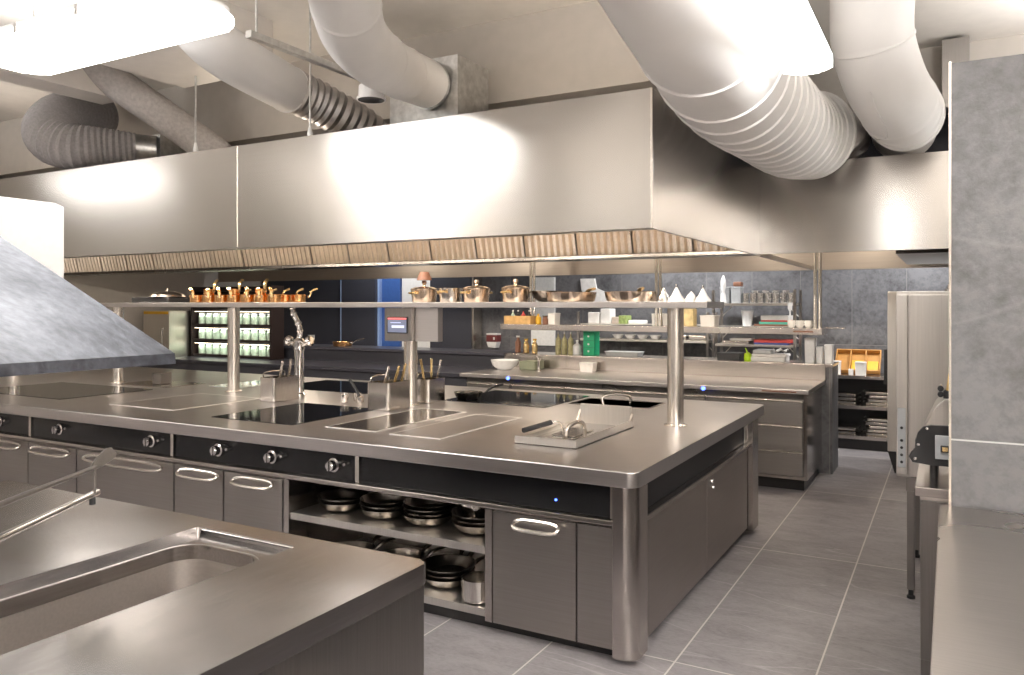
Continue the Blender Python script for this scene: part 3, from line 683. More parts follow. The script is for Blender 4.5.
# ================================================================== SINK TABLE (foreground)
stt = MB().prism(rrect(-3.45, -1.30, -0.40, 1.85, 0.035, (0, 1, 1, 0)), 2, 0.838, 0.90, 0.006).build('sink_worktop', M_SINKTOP)
cut(stt, [MB().prism(rrect(-2.17, -1.735, -0.25, 1.762, 0.012, k=3), 2, 0.880, 1.0), MB().prism(rrect(-2.105, -1.765, -0.20, 1.675, 0.085, k=8), 2, 0.7, 1.0)])
stt.name = 'sink_table'
tag(stt, 'brushed steel sink table with a long rounded basin in the foreground', 'sink table')
OFF[stt.name] = Vector()
b = MB()
rings = []
for dz, ins in ((0.0, 0.0), (-0.012, 0.006), (-0.36, 0.014), (-0.395, 0.03), (-0.41, 0.07)):
    rings.append([b.bm.verts.new((x, y, 0.881 + dz)) for x, y in rrect(-2.115 + ins, -1.755 - ins, -0.21 + ins, 1.685 - ins, max(0.02, 0.092 - ins * 0.3), k=8)])
for A, B in zip(rings, rings[1:]):
    for i in range(len(A)): b.bm.faces.new([A[i], A[(i + 1) % len(A)], B[(i + 1) % len(A)], B[i]])
b.bm.faces.new(rings[-1])
b.build('basin', steel('basin_steel', (0.62, 0.58, 0.55), 0.42, (2, 30, 30), 0.05, bump=0.0), stt)
MB().box(-1.340, -1.311, -0.36, 1.835, 0.10, 0.838, 0.002).build('end_panel', M_STANDST, stt)
MB().box(-3.43, -1.341, 1.81, 1.835, 0.10, 0.838, 0.002).build('back_panel', M_STANDST, stt)
for x, y in ((-1.40, -0.3), (-1.40, 1.72), (-3.38, 1.72), (-3.38, -0.3)):
    MB().cyl((x, y, 0.0), (x, y, 0.10), 0.022, n=14).build('foot', M_CHROME, stt)
# tap at the left of the table
tl = thing('sink_tap', 'tap with a long dark flat-ended lever and slim chrome spout over the sink table', 'tap', (-1.95, 0.90, 0.9))
MB().lathe([(0.035, 0), (0.035, 0.01), (0.022, 0.02), (0.022, 0.245), (0, 0.25)], (-1.70, 0.52, 0.90), 20).build('tap_body', M_CHROME, tl)
MB().tube(smooth_path([(-1.70, 0.52, 1.075), (-2.01, 1.06, 1.07), (-2.28, 1.48, 1.06)], 8), 0.0105, 14).build('spout', M_CHROME, tl)
MB().lathe([(0.009, 0), (0.009, 0.022), (0.007, 0.022)], (-2.265, 1.455, 1.03), 12).build('spout_nozzle', M_BLACK, tl)
lv = smooth_path([(-1.70, 0.52, 1.15), (-2.01, 1.06, 1.15), (-2.23, 1.45, 1.15)], 8)
MB().tube(lv, [0.0085 - 0.0001 * i for i in range(len(lv))], 12).build('lever', M_STANDST, tl)
MB().prism([(0.0, 0.006), (0.05, 0.017), (0.11, 0.020), (0.13, 0.012), (0.13, -0.012), (0.11, -0.020), (0.05, -0.017), (0.0, -0.006)], 2, -0.005, 0.005, 0.002).xf(Matrix.Translation((-2.215, 1.42, 1.15)) @ Matrix.Rotation(math.atan2(0.39, -0.22), 4, 'Z') @ Matrix.Rotation(-0.22, 4, 'Y') @ Matrix.Rotation(0.9, 4, 'X')).build('lever_tip', M_STANDST, tl)
MB().cyl((-2.215, 1.43, 1.07), (-2.215, 1.43, 1.148), 0.004, n=8).build('link_rod', M_STANDST, tl)

# ================================================================== CANOPY with white riser at the left edge
cn_ = thing('slanted_canopy_hood', 'slanted grey steel canopy with a white riser box, jutting in at the left edge', 'canopy', (-3.0, 1.1, 1.45))
MB().prism([(-2.20, 1.442), (-2.205, 1.476), (-3.31, 1.935), (-3.75, 1.935), (-3.75, 1.90), (-3.35, 1.90), (-2.26, 1.46)], 1, 0.35, 1.70, 0.004).build('sloped_skirt', M_CANOPY, cn_)
MB().prism([(1.71, 1.50), (2.20, 1.50), (2.20, 2.095), (2.16, 2.108), (1.71, 2.112)], 0, -4.40, -3.64, 0.006).build('riser_box', M_PLASTIC, cn_, 'white riser box')
for y in (0.6, 1.5):
    MB().cyl((-3.6, y, 1.93), (-3.6, y, ZC), 0.008, n=8).build('hanger_rod', M_GALV, cn_)

# ================================================================== EXTRACTION HOOD
HZ0, HZ1 = 2.0, 2.67
HY0, HY1 = 3.59, 8.76
HXL, HXR = -10.3, -1.24
ho = thing('extraction_hood', 'huge L-shaped brushed steel extraction hood hanging over the island', 'extraction hood', (-5, 5, 2.0))
def lip(mb_args, name='lip'): pass
for x0, x1 in ((HXL, -7.5), (-7.5, -4.055), (-4.05, HXR)):
    MB().box(x0, x1 - 0.004, HY0, HY0 + 0.02, HZ0, HZ1, 0.002).build('front_skirt', M_HOOD, ho)
MB().box(-4.058, -4.048, HY0 - 0.004, HY0 + 0.004, HZ0 + 0.01, HZ1, 0.001).build('seam_strip', M_HANDLE, ho)
MB().box(HXR - 0.006, HXR + 0.003, HY0 - 0.003, HY0 + 0.006, HZ0, HZ1, 0.001).build('corner_strip', M_HANDLE, ho)
MB().box(HXL, HXR - 0.02, HY0 + 0.021, HY0 + 0.09, HZ0, HZ0 + 0.03, 0.003).build('front_gutter', M_STANDST, ho)
MB().box(HXR - 0.02, HXR, HY0 + 0.021, 6.03, HZ0, HZ1, 0.002).build('side_skirt', M_HOODX, ho)
MB().box(HXR - 0.02, 1.6, 6.031, 6.05, HZ0 + 0.012, HZ1, 0.002).build('wing_skirt', M_HOOD, ho)
MB().box(HXL, 1.6, HY1 - 0.02, HY1, HZ0, HZ1, 0.002).build('back_skirt', M_SKIRT, ho)
MB().box(HXL, HXR - 0.021, HY0 + 0.022, HY1 - 0.021, 2.62, 2.65).build('roof_panel', M_SKIRT, ho)
MB().box(HXR - 0.02, 1.6, 6.052, HY1 - 0.021, 2.62, 2.65).build('wing_roof_panel', M_SKIRT, ho)
MB().box(HXR - 0.03, HXR, 6.06, HY1 - 0.022, HZ0, HZ0 + 0.035, 0.003).build('cross_gutter', M_SKIRT, ho)
# sloped filters
FYa, FZa, FYb, FZb = 5.98, 2.52, 6.10, 2.055
NF, x = 18, HXR - 0.03
for i in range(NF):
    xa, xb = x - 0.495, x
    if i % 1 == 0:
        rows = []
        nn = 33
        for t in (0.0, 0.5, 1.0):
            row = []
            for j in range(nn):
                q = j % 4
                d = 0.035 if q in (1, 2) else 0.0
                yy = FYa + (FYb - FYa) * t; zz = FZa + (FZb - FZa) * t
                row.append((xa + 0.005 + (xb - xa - 0.01) * j / (nn - 1), yy + d, zz))
            rows.append(row)
        MB().sheet(rows).build('baffle_filter', M_FILT, ho, ang=20)
    x -= 0.5
MB().box(HXL, HXR - 0.022, 6.08, 6.34, 2.02, 2.050, 0.004).build('grease_gutter', M_DARKPAN, ho)
MB().box(HXL, HXR - 0.022, 6.30, 6.33, 2.056, 2.61).build('plenum_wall', M_SKIRT, ho)
# wing inner plenum at the right
MB().prism([(6.6, 2.02), (8.4, 2.02), (8.4, 2.6), (7.6, 2.6)], 0, -0.36, 1.5).build('wing_plenum', M_STANDST, ho)
# hood lamps: unseen tubes added to brighten the filters, round lamps in the rear half
for x0, x1 in ((-2.7, -1.4), (-4.4, -3.1), (-6.1, -4.8), (-7.8, -6.5)):
    lt = MB().cyl((x0, 3.72, 2.42), (x1, 3.72, 2.42), 0.025, n=12).build('added_tube_lamp', M_HOODLAMP, ho)
    for xx in (x0 - 0.04, x1): MB().box(xx, xx + 0.04, 3.62, 3.76, 2.38, 2.46, 0.004).build('lamp_socket', M_STANDST, lt)
    ld = bpy.data.lights.new('hood_light', 'AREA'); ld.shape = 'RECTANGLE'; ld.size = x1 - x0; ld.size_y = 0.06; ld.energy = 26
    ld.color = (1.0, 0.90, 0.78); lo = bpy.data.objects.new('hood_light', ld); COL.objects.link(lo)
    lo.location = ((x0 + x1) / 2, 3.76, 2.40); lo.rotation_euler = (math.radians(92), 0, 0); lo['kind'] = 'helper'
for (xx, yy) in ((-1.9, 7.4), (-3.6, 7.4), (-5.3, 7.4), (-7.2, 7.4), (-0.80, 7.3)):
    MB().lathe([(0.12, 0), (0.12, -0.03), (0.10, -0.035), (0, -0.035)], (xx, yy, 2.618), 20).build('hood_lamp', M_HOODLAMP, ho)
    ld = bpy.data.lights.new('hood_light', 'AREA'); ld.shape = 'DISK'; ld.size = 0.2; ld.energy = 11 if xx > -4 else 20
    ld.color = (1.0, 0.86, 0.70); lo = bpy.data.objects.new('hood_light', ld); COL.objects.link(lo); lo.location = (xx, yy, 2.575); lo['kind'] = 'helper'

# ---------------- ducts
def wavy(pts, r, amp, per, k=10):
    """path resampled evenly; radius modulated into folds"""
    P = smooth_path(pts, k)
    L_ = [0]
    for a, b in zip(P, P[1:]): L_.append(L_[-1] + (Vector(b[:3]) - Vector(a[:3])).length)
    n = int(L_[-1] / per * 4); out = []; j = 0
    for i in range(n + 1):
        s = L_[-1] * i / n
        while j < len(L_) - 2 and L_[j + 1] < s: j += 1
        t = (s - L_[j]) / max(1e-9, L_[j + 1] - L_[j])
        out.append(tuple(a + (b - a) * t for a, b in zip(P[j], P[j + 1])))
    R = [r * (1 + amp * (1, 0, -1, 0)[i % 4]) for i in range(n + 1)]
    return out, R
def duct_path(pts, r, rings, k=12, bead=0.012):
    """smooth duct with raised beads at given fractions of its length"""
    P = smooth_path(pts, k)
    L_ = [0]
    for a, b in zip(P, P[1:]): L_.append(L_[-1] + (Vector(b) - Vector(a)).length)
    tot = L_[-1]
    S = [tot * i / 80 for i in range(81)]
    for f in rings:
        S += [f * tot - 0.010, f * tot - 0.004, f * tot + 0.004, f * tot + 0.010]
    S = sorted(s for s in S if 0 <= s <= tot)
    out, R = [], []; j = 0
    for s in S:
        while j < len(L_) - 2 and L_[j + 1] < s: j += 1
        t = (s - L_[j]) / max(1e-9, L_[j + 1] - L_[j])
        out.append(tuple(a + (b - a) * t for a, b in zip(P[j], P[j + 1])))
        R.append(r + (bead if any(abs(s - f * tot) <= 0.0045 for f in rings) else 0))
    return out, R
# A: big white duct on the right
da = thing('large_white_duct', 'biggest white duct with ribbed elbow, running to the hood beside the ceiling lamp', 'duct', (-0.85, 4, 2.8))
pa, ra = duct_path([(-0.88, 1.5, 3.24), (-0.87, 2.49, 2.92), (-0.87, 3.06, 2.77), (-0.92, 3.83, 2.71), (-0.915, 4.64, 2.73), (-0.88, 5.22, 2.73), (-0.79, 5.55, 2.76)], 0.28, (0.19, 0.255, 0.42, 0.50, 0.55, 0.60, 0.645, 0.69, 0.735, 0.775, 0.815, 0.855, 0.89, 0.92, 0.945, 0.97, 0.992), bead=0.009)
MB().tube(pa, ra, 40).build('duct_body', M_WHITE, da)
pf, rf = wavy([(-0.79, 5.55, 2.76), (-0.72, 5.78, 2.82), (-0.68, 6.03, 2.88), (-0.68, 6.26, 2.90), (-0.68, 6.38, 2.82)], 0.16, 0.05, 0.05)
MB().tube(pf, rf, 28).build('flexible_end', M_FLEX, da)
# B: white duct dropping from the ceiling
dbt = thing('dropping_white_duct', 'white seamed duct dropping from the ceiling next to the slate partition', 'duct', (-0.3, 5, 2.8))
pb, rb = duct_path([(-0.37, 4.72, 3.56), (-0.385, 4.85, 3.36), (-0.39, 4.95, 3.15), (-0.34, 5.12, 2.96), (-0.27, 5.40, 2.85), (-0.25, 5.74, 2.87), (-0.28, 6.08, 2.92), (-0.30, 6.52, 2.93)], 0.22, (0.22, 0.46, 0.50, 0.545, 0.59, 0.64, 0.70), bead=0.006)
MB().tube(pb, rb, 40).build('duct_body', M_WHITE, dbt)
i0, i1 = int(len(pb) * 0.26), int(len(pb) * 0.47); sm_ = []
for i in range(i0, i1 + 1):
    P_ = Vector(pb[i]); T_ = (Vector(pb[i + 1]) - Vector(pb[i - 1])).normalized(); n_ = Vector((-0.30, -1.0, -0.10)); n_ = (n_ - T_ * n_.dot(T_)).normalized()
    sm_.append(tuple(P_ + n_ * 0.221))
MB().tube(sm_, 0.005, 8).build('seam', M_WHITE, dbt)
for i, dx in ((i0 - 3, -0.05), (i0 - 3, 0.09)):
    MB().lathe([(0, -0.006), (0.007, 0), (0, 0.006)], (pb[i][0] + dx, pb[i][1] - 0.212, pb[i][2] - 0.02), 10).build('rivet', M_GALV, dbt)
# C: white duct into the galvanised box
dc = thing('white_duct', 'white jointed duct running into the galvanised box on the hood', 'duct', (-2.8, 3, 2.9))
pc, rc = duct_path([(-2.02, 1.95, 3.10), (-2.10, 2.35, 2.93), (-2.32, 2.72, 2.84), (-2.60, 3.30, 2.90), (-2.815, 3.975, 2.995)], 0.145, (0.28, 0.62, 0.80), bead=0.004)
MB().tube(pc, rc, 32).build('duct_body', M_WHITE, dc)
MB().cyl((-2.815, 3.955, 2.992), (-2.819, 3.985, 2.996), 0.152, n=32).build('end_collar', M_GALV, dc)
gb = thing('galvanised_box', 'galvanised sheet metal box standing on the hood where the white duct ends', 'duct box', (-2.9, 4.2, 2.67))
MB().box(-3.15, -2.63, 4.03, 4.40, 2.655, 3.17, 0.004).build('box_body', M_GALV, gb)
MB().box(-3.17, -2.61, 4.01, 4.42, 2.652, 2.675, 0.003).build('flange', M_GALV, gb)
# D: white duct with grey flexible end
dd = thing('white_duct_with_flex', 'white duct ending in a dark ribbed flexible hose, left of the jointed duct', 'duct', (-3.5, 3, 3))
pd, rd_ = duct_path([(-3.46, 2.66, 3.30), (-3.50, 2.84, 3.12), (-3.55, 3.10, 3.04), (-3.67, 3.68, 3.00)], 0.145, (0.98,), bead=0.004)
MB().tube(pd, rd_, 32).build('duct_body', M_WHITE, dd)
pf, rf = wavy([(-3.66, 3.66, 3.0), (-3.62, 3.85, 2.965), (-3.55, 4.02, 2.90), (-3.50, 4.18, 2.84), (-3.48, 4.27, 2.78)], 0.136, 0.05, 0.055)
MB().tube(pf, rf, 28).build('flexible_end', M_FLEX, dd)
# E: coiled grey flexible duct at the far left
de = thing('coiled_flexible_duct', 'fat grey flexible duct coiled round on itself above the left hood end', 'duct', (-6.2, 4, 2.9))
pe, re_ = wavy([(-6.62, 4.30, 3.32), (-6.50, 3.94, 3.21), (-6.22, 3.66, 3.0), (-5.96, 3.66, 2.87), (-5.78, 3.84, 2.87), (-5.66, 4.0, 2.88)], 0.205, 0.035, 0.04)
re_ = [r * (1.0 - 0.42 * max(0, (i / len(re_) - 0.62) / 0.38)) for i, r in enumerate(re_)]
MB().tube(pe, re_, 28).build('hose', M_FABRICFLEX, de)
MB().tube([(-5.665, 3.995, 2.88), (-5.57, 4.12, 2.88)], 0.112, 24).build('collar', M_GALV, de)
MB().box(-5.62, -5.50, 4.10, 4.40, 2.655, 3.0, 0.003).build('connection_box', M_GALV, de)
# F: wrapped grey duct
df = thing('wrapped_grey_duct', 'grey foil-wrapped duct sloping down behind the coiled flexible duct', 'duct', (-5, 4, 3))
pg = smooth_path([(-5.62, 3.45, 3.52), (-5.50, 3.68, 3.33), (-5.32, 3.92, 3.13), (-5.16, 4.13, 2.95), (-5.03, 4.25, 2.82), (-4.98, 4.27, 2.74)], 10)
MB().tube(pg, 0.125, 24).build('wrapped_body', M_WRAP, df)
# grey box built over a darker patch of the bulkhead
bx2 = MB().box(-0.05, 0.12, 6.30, 6.549, 3.02, 3.50, 0.004).build('grey_box', M_STANDST)
tag(bx2, 'grey box fixed to the wall right of the dropping duct', 'duct box')
# suspension rods and channel
ch = thing('hanging_channel', 'grey steel channel hanging below the jointed white duct, with a rod to the hood', 'bracket', (-2.7, 3.6, 2.9))
MB().box(-2.99, -2.95, 2.70, 3.62, 2.93, 2.965, 0.003).build('channel_bar', M_GALV, ch)
MB().box(-2.99, -2.95, 3.56, 3.62, 2.88, 2.929, 0.002).build('end_tab', M_STANDST, ch)
for y in (2.75, 3.55):
    MB().cyl((-2.97, y, 2.966), (-2.97, y, ZC), 0.006, n=8).build('hanger_rod', M_GALV, ch)
for x, lab in ((-3.455, 'thin hanger rod with a white tip in front of the dark ribbed hose'), (-4.50, 'thin hanger rod with a white tip between the ceiling beam and the hood')):
    r_ = thing('hanger_rod', lab, 'hanger rod', (x, 3.64, 2.67))
    MB().cyl((x, 3.63, 2.64), (x, 3.63, 3.198 if x < -4 else ZC), 0.007, n=8).build('rod', M_GALV, r_)
    MB().lathe([(0.016, 0), (0.018, 0.02), (0.010, 0.06), (0.007, 0.07)], (x, 3.63, 2.672), 12).build('tip', M_PLASTIC, r_)
vp = MB().lathe([(0.072, 0), (0.078, 0.0), (0.078, 0.012), (0.068, 0.016), (0.066, 0.075), (0, 0.075)], (-2.72, 3.32, 2.735), 28).build('spigot', M_WHITE, dc, 'short white round spigot with a dark opening')
MB().lathe([(0.0715, 0.0), (0.05, 0.012), (0, 0.012)], (-2.72, 3.32, 2.735), 28).build('dark_opening', M_BLACK, vp)

# ================================================================== LAMPS
def lamp(x0, x1, y0, y1, z, label, energy, r=0.09, up=1.7):
    t = thing('fluorescent_lamp', label, 'lamp', ((x0 + x1) / 2, (y0 + y1) / 2, z))
    MB().prism(rrect(x0, x1, y0, y1, r, k=8), 2, z, z + 0.05, 0.016).build('diffuser', M_LAMP, t)
    MB().prism(rrect(x0 + 0.02, x1 - 0.02, y0 + 0.02, y1 - 0.02, r * 0.8, k=6), 2, z + 0.051, z + 0.085, 0.004).build('housing', M_WHITE, t)
    for a in (0.2, 0.8):
        if (x1 - x0) > (y1 - y0): px, py = x0 + (x1 - x0) * a, (y0 + y1) / 2
        else: px, py = (x0 + x1) / 2, y0 + (y1 - y0) * a
        MB().cyl((px, py, z + 0.086), (px, py, ZC), 0.005, n=8).build('suspension_wire', M_GALV, t)
    for px, py in (((x0 + (x1 - x0) * 0.35), y0 - 0.004), ((x0 + (x1 - x0) * 0.65), y0 - 0.004)):
        MB().box(px - 0.012, px + 0.012, py, py + 0.012, z + 0.02, z + 0.07, 0.002).build('clip', M_PLASTIC, t)
    lu_ = bpy.data.lights.new('lamp_uplight', 'AREA'); lu_.shape = 'RECTANGLE'; lu_.size = x1 - x0 - 0.04; lu_.size_y = y1 - y0 - 0.04
    lu_.energy = up; lu_.color = (1.0, 0.99, 0.98)
    lo = bpy.data.objects.new('lamp_uplight', lu_); COL.objects.link(lo); lo.location = ((x0 + x1) / 2, (y0 + y1) / 2, z + 0.1); lo.rotation_euler = (PI, 0, 0); lo['kind'] = 'helper'
    ld = bpy.data.lights.new('lamp_light', 'AREA'); ld.shape = 'RECTANGLE'; ld.size = x1 - x0 - 0.04; ld.size_y = y1 - y0 - 0.04
    ld.energy = energy; ld.color = (1.0, 0.99, 0.98)
    lo = bpy.data.objects.new('lamp_light', ld); COL.objects.link(lo); lo.location = ((x0 + x1) / 2, (y0 + y1) / 2, z - 0.01); lo['kind'] = 'helper'
    return t
lamp(-4.32, -2.76, 2.05, 2.48, 2.87, 'long white glowing lamp at the left ceiling above the sink table', 26, up=14)
lamp(-0.60, -0.41, 1.75, 3.43, 2.585, 'long white glowing lamp beside the biggest duct', 16, r=0.06, up=16)
lamp(0.9, 2.5, -1.9, -1.5, 2.75, 'unseen fill lamp added by the front right corner of the kitchen', 40, up=560)  # lamps from here on are out of view, added for fill light
lamp(1.5, 2.0, -0.9, 1.1, 2.75, 'unseen fill lamp added above the right counter', 24, up=480)
lamp(-7.4, -5.8, -1.7, -1.3, 2.75, 'unseen fill lamp added in the front left corner of the kitchen', 24, up=420)
lamp(-8.2, -6.6, 2.05, 2.48, 2.87, 'unseen fill lamp added past the left picture edge', 8, up=30)
lamp(0.7, 1.1, 4.6, 6.0, 2.87, 'unseen fill lamp added above the oven behind the partition', 22, up=22)  # hidden lamps added to brighten the area behind partition and hood
lamp(-3.6, -2.2, 9.1, 9.4, 2.87, 'unseen fill lamp added in front of the rear storage racks', 46, up=20)
lamp(-0.7, 0.7, 9.1, 9.4, 2.87, 'unseen fill lamp added above the low shelf unit by the rear wall', 55, up=20)
lamp(-8.2, -6.8, 9.1, 9.4, 2.87, 'unseen fill lamp added in the rear left corner of the kitchen', 18, up=10)
lamp(-4.3, -2.9, -2.3, -1.95, 2.75, 'unseen fill lamp added by the front wall behind the sink table', 1, up=24)  # added out of view to lift the sheen on the hood front
# unseen uplight strips added on the hood roof to brighten ceiling and bulkhead
for x0, x1, y in ((-2.4, -1.4, 3.95), (-4.6, -3.8, 3.9), (-7.6, -6.8, 3.9)):
    t = thing('added_uplight_strip', 'unseen added uplight strip on the hood roof %s' % ('beside the galvanised box' if x0 > -3 else 'left of the dark ribbed hose' if x0 > -5 else 'past the coiled flexible duct'), 'lamp', ((x0 + x1) / 2, y, 2.65))
    MB().box(x0, x1, y - 0.04, y + 0.04, 2.652, 2.672, 0.003).build('housing', M_WHITE, t)
    MB().box(x0 + 0.02, x1 - 0.02, y - 0.03, y + 0.03, 2.6725, 2.678, 0.002).build('lens', M_HOODLAMP, t)
    ld = bpy.data.lights.new('uplight', 'AREA'); ld.shape = 'RECTANGLE'; ld.size = x1 - x0 - 0.05; ld.size_y = 0.06; ld.energy = 2
    ld.color = (1.0, 0.95, 0.88); lo = bpy.data.objects.new('uplight', ld); COL.objects.link(lo)
    lo.location = ((x0 + x1) / 2, y, 2.69); lo.rotation_euler = (PI - 0.5, 0, 0); lo['kind'] = 'helper'

# ================================================================== RIGHT COUNTER + MACHINES
rc_ = MB().prism(rrect(-0.035, 2.2, 0.2, 3.285, 0.01, k=2), 2, 0.86, 0.90, 0.004).build('side_worktop', steel('side_worktop_steel', (0.54, 0.50, 0.465), 0.30, (1.5, 40, 40), 0.05, bump=0.0, blotch=0.12))
tag(rc_, 'plain steel worktop at the right edge in front of the slate partition', 'worktop')
rb_ = thing('side_base_cabinet', 'dark steel cabinet under the right-hand worktop', 'cabinet', (1, 1.8, 0))
MB().box(0.02, 2.15, 0.25, 3.27, 0.10, 0.858).build('carcass', M_STANDST, rb_)
MB().box(0.05, 2.12, 0.28, 3.24, 0.0, 0.099).build('plinth', M_PLINTH, rb_)
# small machine table
mt = thing('machine_table', 'dark steel table behind the slate partition carrying the black-sided machine', 'table', (0.4, 4, 0))
MB().box(-0.125, 1.0, 3.56, 4.50, 0.862, 0.90, 0.004).build('table_top', M_EDGE, mt)
MB().box(-0.105, 0.98, 3.58, 4.48, 0.845, 0.861).build('apron', M_HANDLE, mt)
MB().box(-0.105, 0.98, 3.58, 4.48, 0.20, 0.842, 0.002).build('body', M_STANDST, mt)
for x in (-0.085, 0.95):
    for y in (3.60, 4.45): MB().box(x - 0.02, x + 0.02, y - 0.018, y + 0.02, 0.0, 0.199, 0.003).build('leg', M_STANDST, mt)
ma = thing('dough_machine', 'tabletop machine with a black rounded side plate and switch, by the partition edge', 'machine', (0.1, 3.85, 0.9))
prof = [(-0.075, 0.955), (-0.14, 0.962), (-0.155, 0.985), (-0.145, 1.005), (-0.128, 1.02), (-0.13, 1.055), (-0.12, 1.09), (-0.10, 1.115), (-0.07, 1.125), (0.25, 1.125), (0.25, 0.955)]
MB().prism(prof, 1, 3.76, 3.785, 0.003).build('side_plate', M_BLACK, ma)
MB().prism([(-0.10, 0.965), (-0.115, 1.05), (-0.095, 1.11), (-0.055, 1.20), (-0.02, 1.235), (0.25, 1.235), (0.25, 0.965)], 1, 3.786, 4.10, 0.004).build('cover', M_FRIDGE, ma)
MB().box(-0.055, 0.12, 3.752, 3.7595, 0.985, 1.085, 0.003).build('switch_plate', M_GREYPL, ma)
sw = MB().box(-0.035, 0.0, 3.742, 3.7515, 1.015, 1.045, 0.003).build('switch', M_BLACK, ma)
MB().box(-0.028, -0.007, 3.738, 3.7415, 1.021, 1.039, 0.001).build('switch_rocker', M_BRASS, sw)
for x, z in ((-0.085, 1.11), (-0.118, 1.04), (-0.13, 0.98)):
    MB().lathe([(0.007, 0), (0.006, 0.004), (0, 0.005)], n=10).xf(Matrix.Translation((x, 3.7595, z)) @ Matrix.Rotation(PI / 2, 4, 'X')).build('bolt', M_CHROME, ma)
for z in (1.26, 1.285):
    MB().lathe([(0.012, 0), (0.012, 0.02), (0, 0.022)], n=12).xf(Matrix.Translation((-0.035, 3.85, z - 0.01)) @ Matrix.Rotation(PI / 2, 4, 'X')).build('adjusting_knob', M_BLACK, ma)
MB().cyl((-0.035, 3.86, 1.235), (-0.035, 3.86, 1.29), 0.006, n=8).build('knob_stem', M_CHROME, ma)
MB().cyl((0.0, 3.84, 1.24), (0.012, 3.84, 1.34), 0.018, n=14).build('wooden_grip', M_WOOD, ma)
MB().lathe([(0.026, 0), (0.026, 0.03), (0.02, 0.035)], (0.0, 3.84, 1.234), 14).build('grip_base', M_BLACK, ma)
for x in (-0.06, 0.2):
    for y in (3.80, 4.05): MB().cyl((x, y, 0.9005), (x, y, 0.966), 0.016, n=10).build('foot', M_BLACK, ma)
# oven on a stand
ov = thing('oven', 'tall stainless oven with a narrow control column on a leg stand', 'oven', (0.2, 5.2, 0))
MB().box(-0.262, 0.62, 4.90, 5.75, 0.675, 1.71, 0.004).build('cabinet_body', M_FRIDGE, ov)
MB().box(-0.262, -0.205, 4.872, 4.899, 0.69, 1.69, 0.003).build('control_column', M_FRIDGE, ov)
cd = MB().box(-0.195, 0.60, 4.862, 4.899, 0.69, 1.69, 0.004).build('oven_door', M_FRIDGE, ov)
MB().tube(smooth_path([(-0.05, 4.862, 0.86), (-0.05, 4.82, 0.87), (-0.05, 4.82, 1.0), (-0.05, 4.862, 1.01)], 4), 0.012, 8).build('handle', M_BLACK, cd)
MB().box(-0.255, -0.215, 4.866, 4.8715, 0.73, 1.06, 0.001).build('keypad', M_GREYPL, ov)
for z in (0.76, 0.80, 0.84, 0.88, 0.95):
    MB().lathe([(0.008, 0), (0.007, 0.003), (0, 0.003)], n=10).xf(Matrix.Translation((-0.235, 4.8655, z)) @ Matrix.Rotation(PI / 2, 4, 'X')).build('key_button', M_BLACK, ov)
MB().box(-0.215, 0.62, 4.88, 5.75, 0.60, 0.674, 0.003).build('stand_frame', M_STANDST, ov)
for x in (-0.19, 0.58):
    for y in (4.905, 5.72):
        lg = MB().box(x - 0.02, x + 0.02, y - 0.02, y + 0.02, 0.05, 0.599, 0.003).build('leg', M_STANDST, ov)
        MB().lathe([(0.014, 0.05), (0.014, 0.02), (0.022, 0.014), (0.022, 0)], (x, y, 0), 12).build('foot', M_BLACK, lg)
kn = MB().lathe([(0.03, 0), (0.03, 0.012), (0.014, 0.016), (0.014, 0.04), (0, 0.042)], (0.0, 5.2, 1.712), 14).build('vent_cap', M_CHROME, ov)
# fridge further back
fr = thing('upright_fridge', 'tall pale steel fridge with a black base standing behind the oven', 'fridge', (-0.1, 8.8, 0))
MB().box(-0.53, 0.25, 8.46, 9.20, 0.21, 1.765, 0.004).build('cabinet_body', M_FRIDGE, fr)
MB().box(-0.53, 0.25, 8.43, 8.458, 0.22, 1.755, 0.004).build('fridge_door', M_FRIDGE, fr)
MB().prism([(-0.53, 0.209), (0.25, 0.209), (0.25, 0.0), (-0.47, 0.0)], 1, 8.47, 9.18).build('base', M_PLINTH, fr)
MB().box(-0.565, -0.532, 8.47, 8.52, 0.86, 1.20, 0.006).build('side_handle', M_BLACK, fr)

# ================================================================== BACK COUNTER
bc = thing('back_counter', 'long steel counter along the half wall behind the island', 'counter', (-2.8, 7.6, 0))
tp_ = MB().prism([(-4.62, 7.12), (-1.06, 7.12), (-1.06, 8.115), (-4.62, 8.115)], 2, 0.86, 0.90, 0.005).build('counter_top', M_TOP, bc)
MB().box(-4.62, -1.05, 8.09, 8.116, 0.901, 1.055, 0.003).build('upstand', M_EDGE, bc)
MB().box(-1.115, -1.085, 7.22, 8.10, 0.10, 0.858).build('end_panel', steel('end_panel_steel', (0.55, 0.52, 0.49), 0.15, (50, 50, 0.8), 0.05), bc)
MB().box(-4.6, -1.12, 7.28, 8.08, 0.0, 0.095).build('plinth', M_PLINTH, bc)
MB().box(-4.6, -1.116, 7.24, 8.08, 0.096, 0.125).build('bottom_rail', M_EDGE, bc)
MB().box(-4.6, -1.116, 7.24, 8.08, 0.80, 0.858).build('top_rail', M_STANDST, bc)
MB().box(-1.45, -1.16, 7.114, 7.119, 0.872, 0.884, 0.001).build('maker_plate', M_BROWN, bc, 'thin dark maker plate')
xs = [-4.6, -3.95, -3.35, -2.75, -2.13, -1.52 - 0.12, -1.12]
xs = [-4.6, -4.05, -3.42, -2.79, -1.98, -1.118]
labs = ['drawer unit at the sink end of the back counter', 'drawer unit below the milky squeeze bottle of the back counter', 'drawer unit below the green box of the back counter', 'drawer unit seen just left of the round post', 'three-drawer steel unit at the aisle end of the back counter']
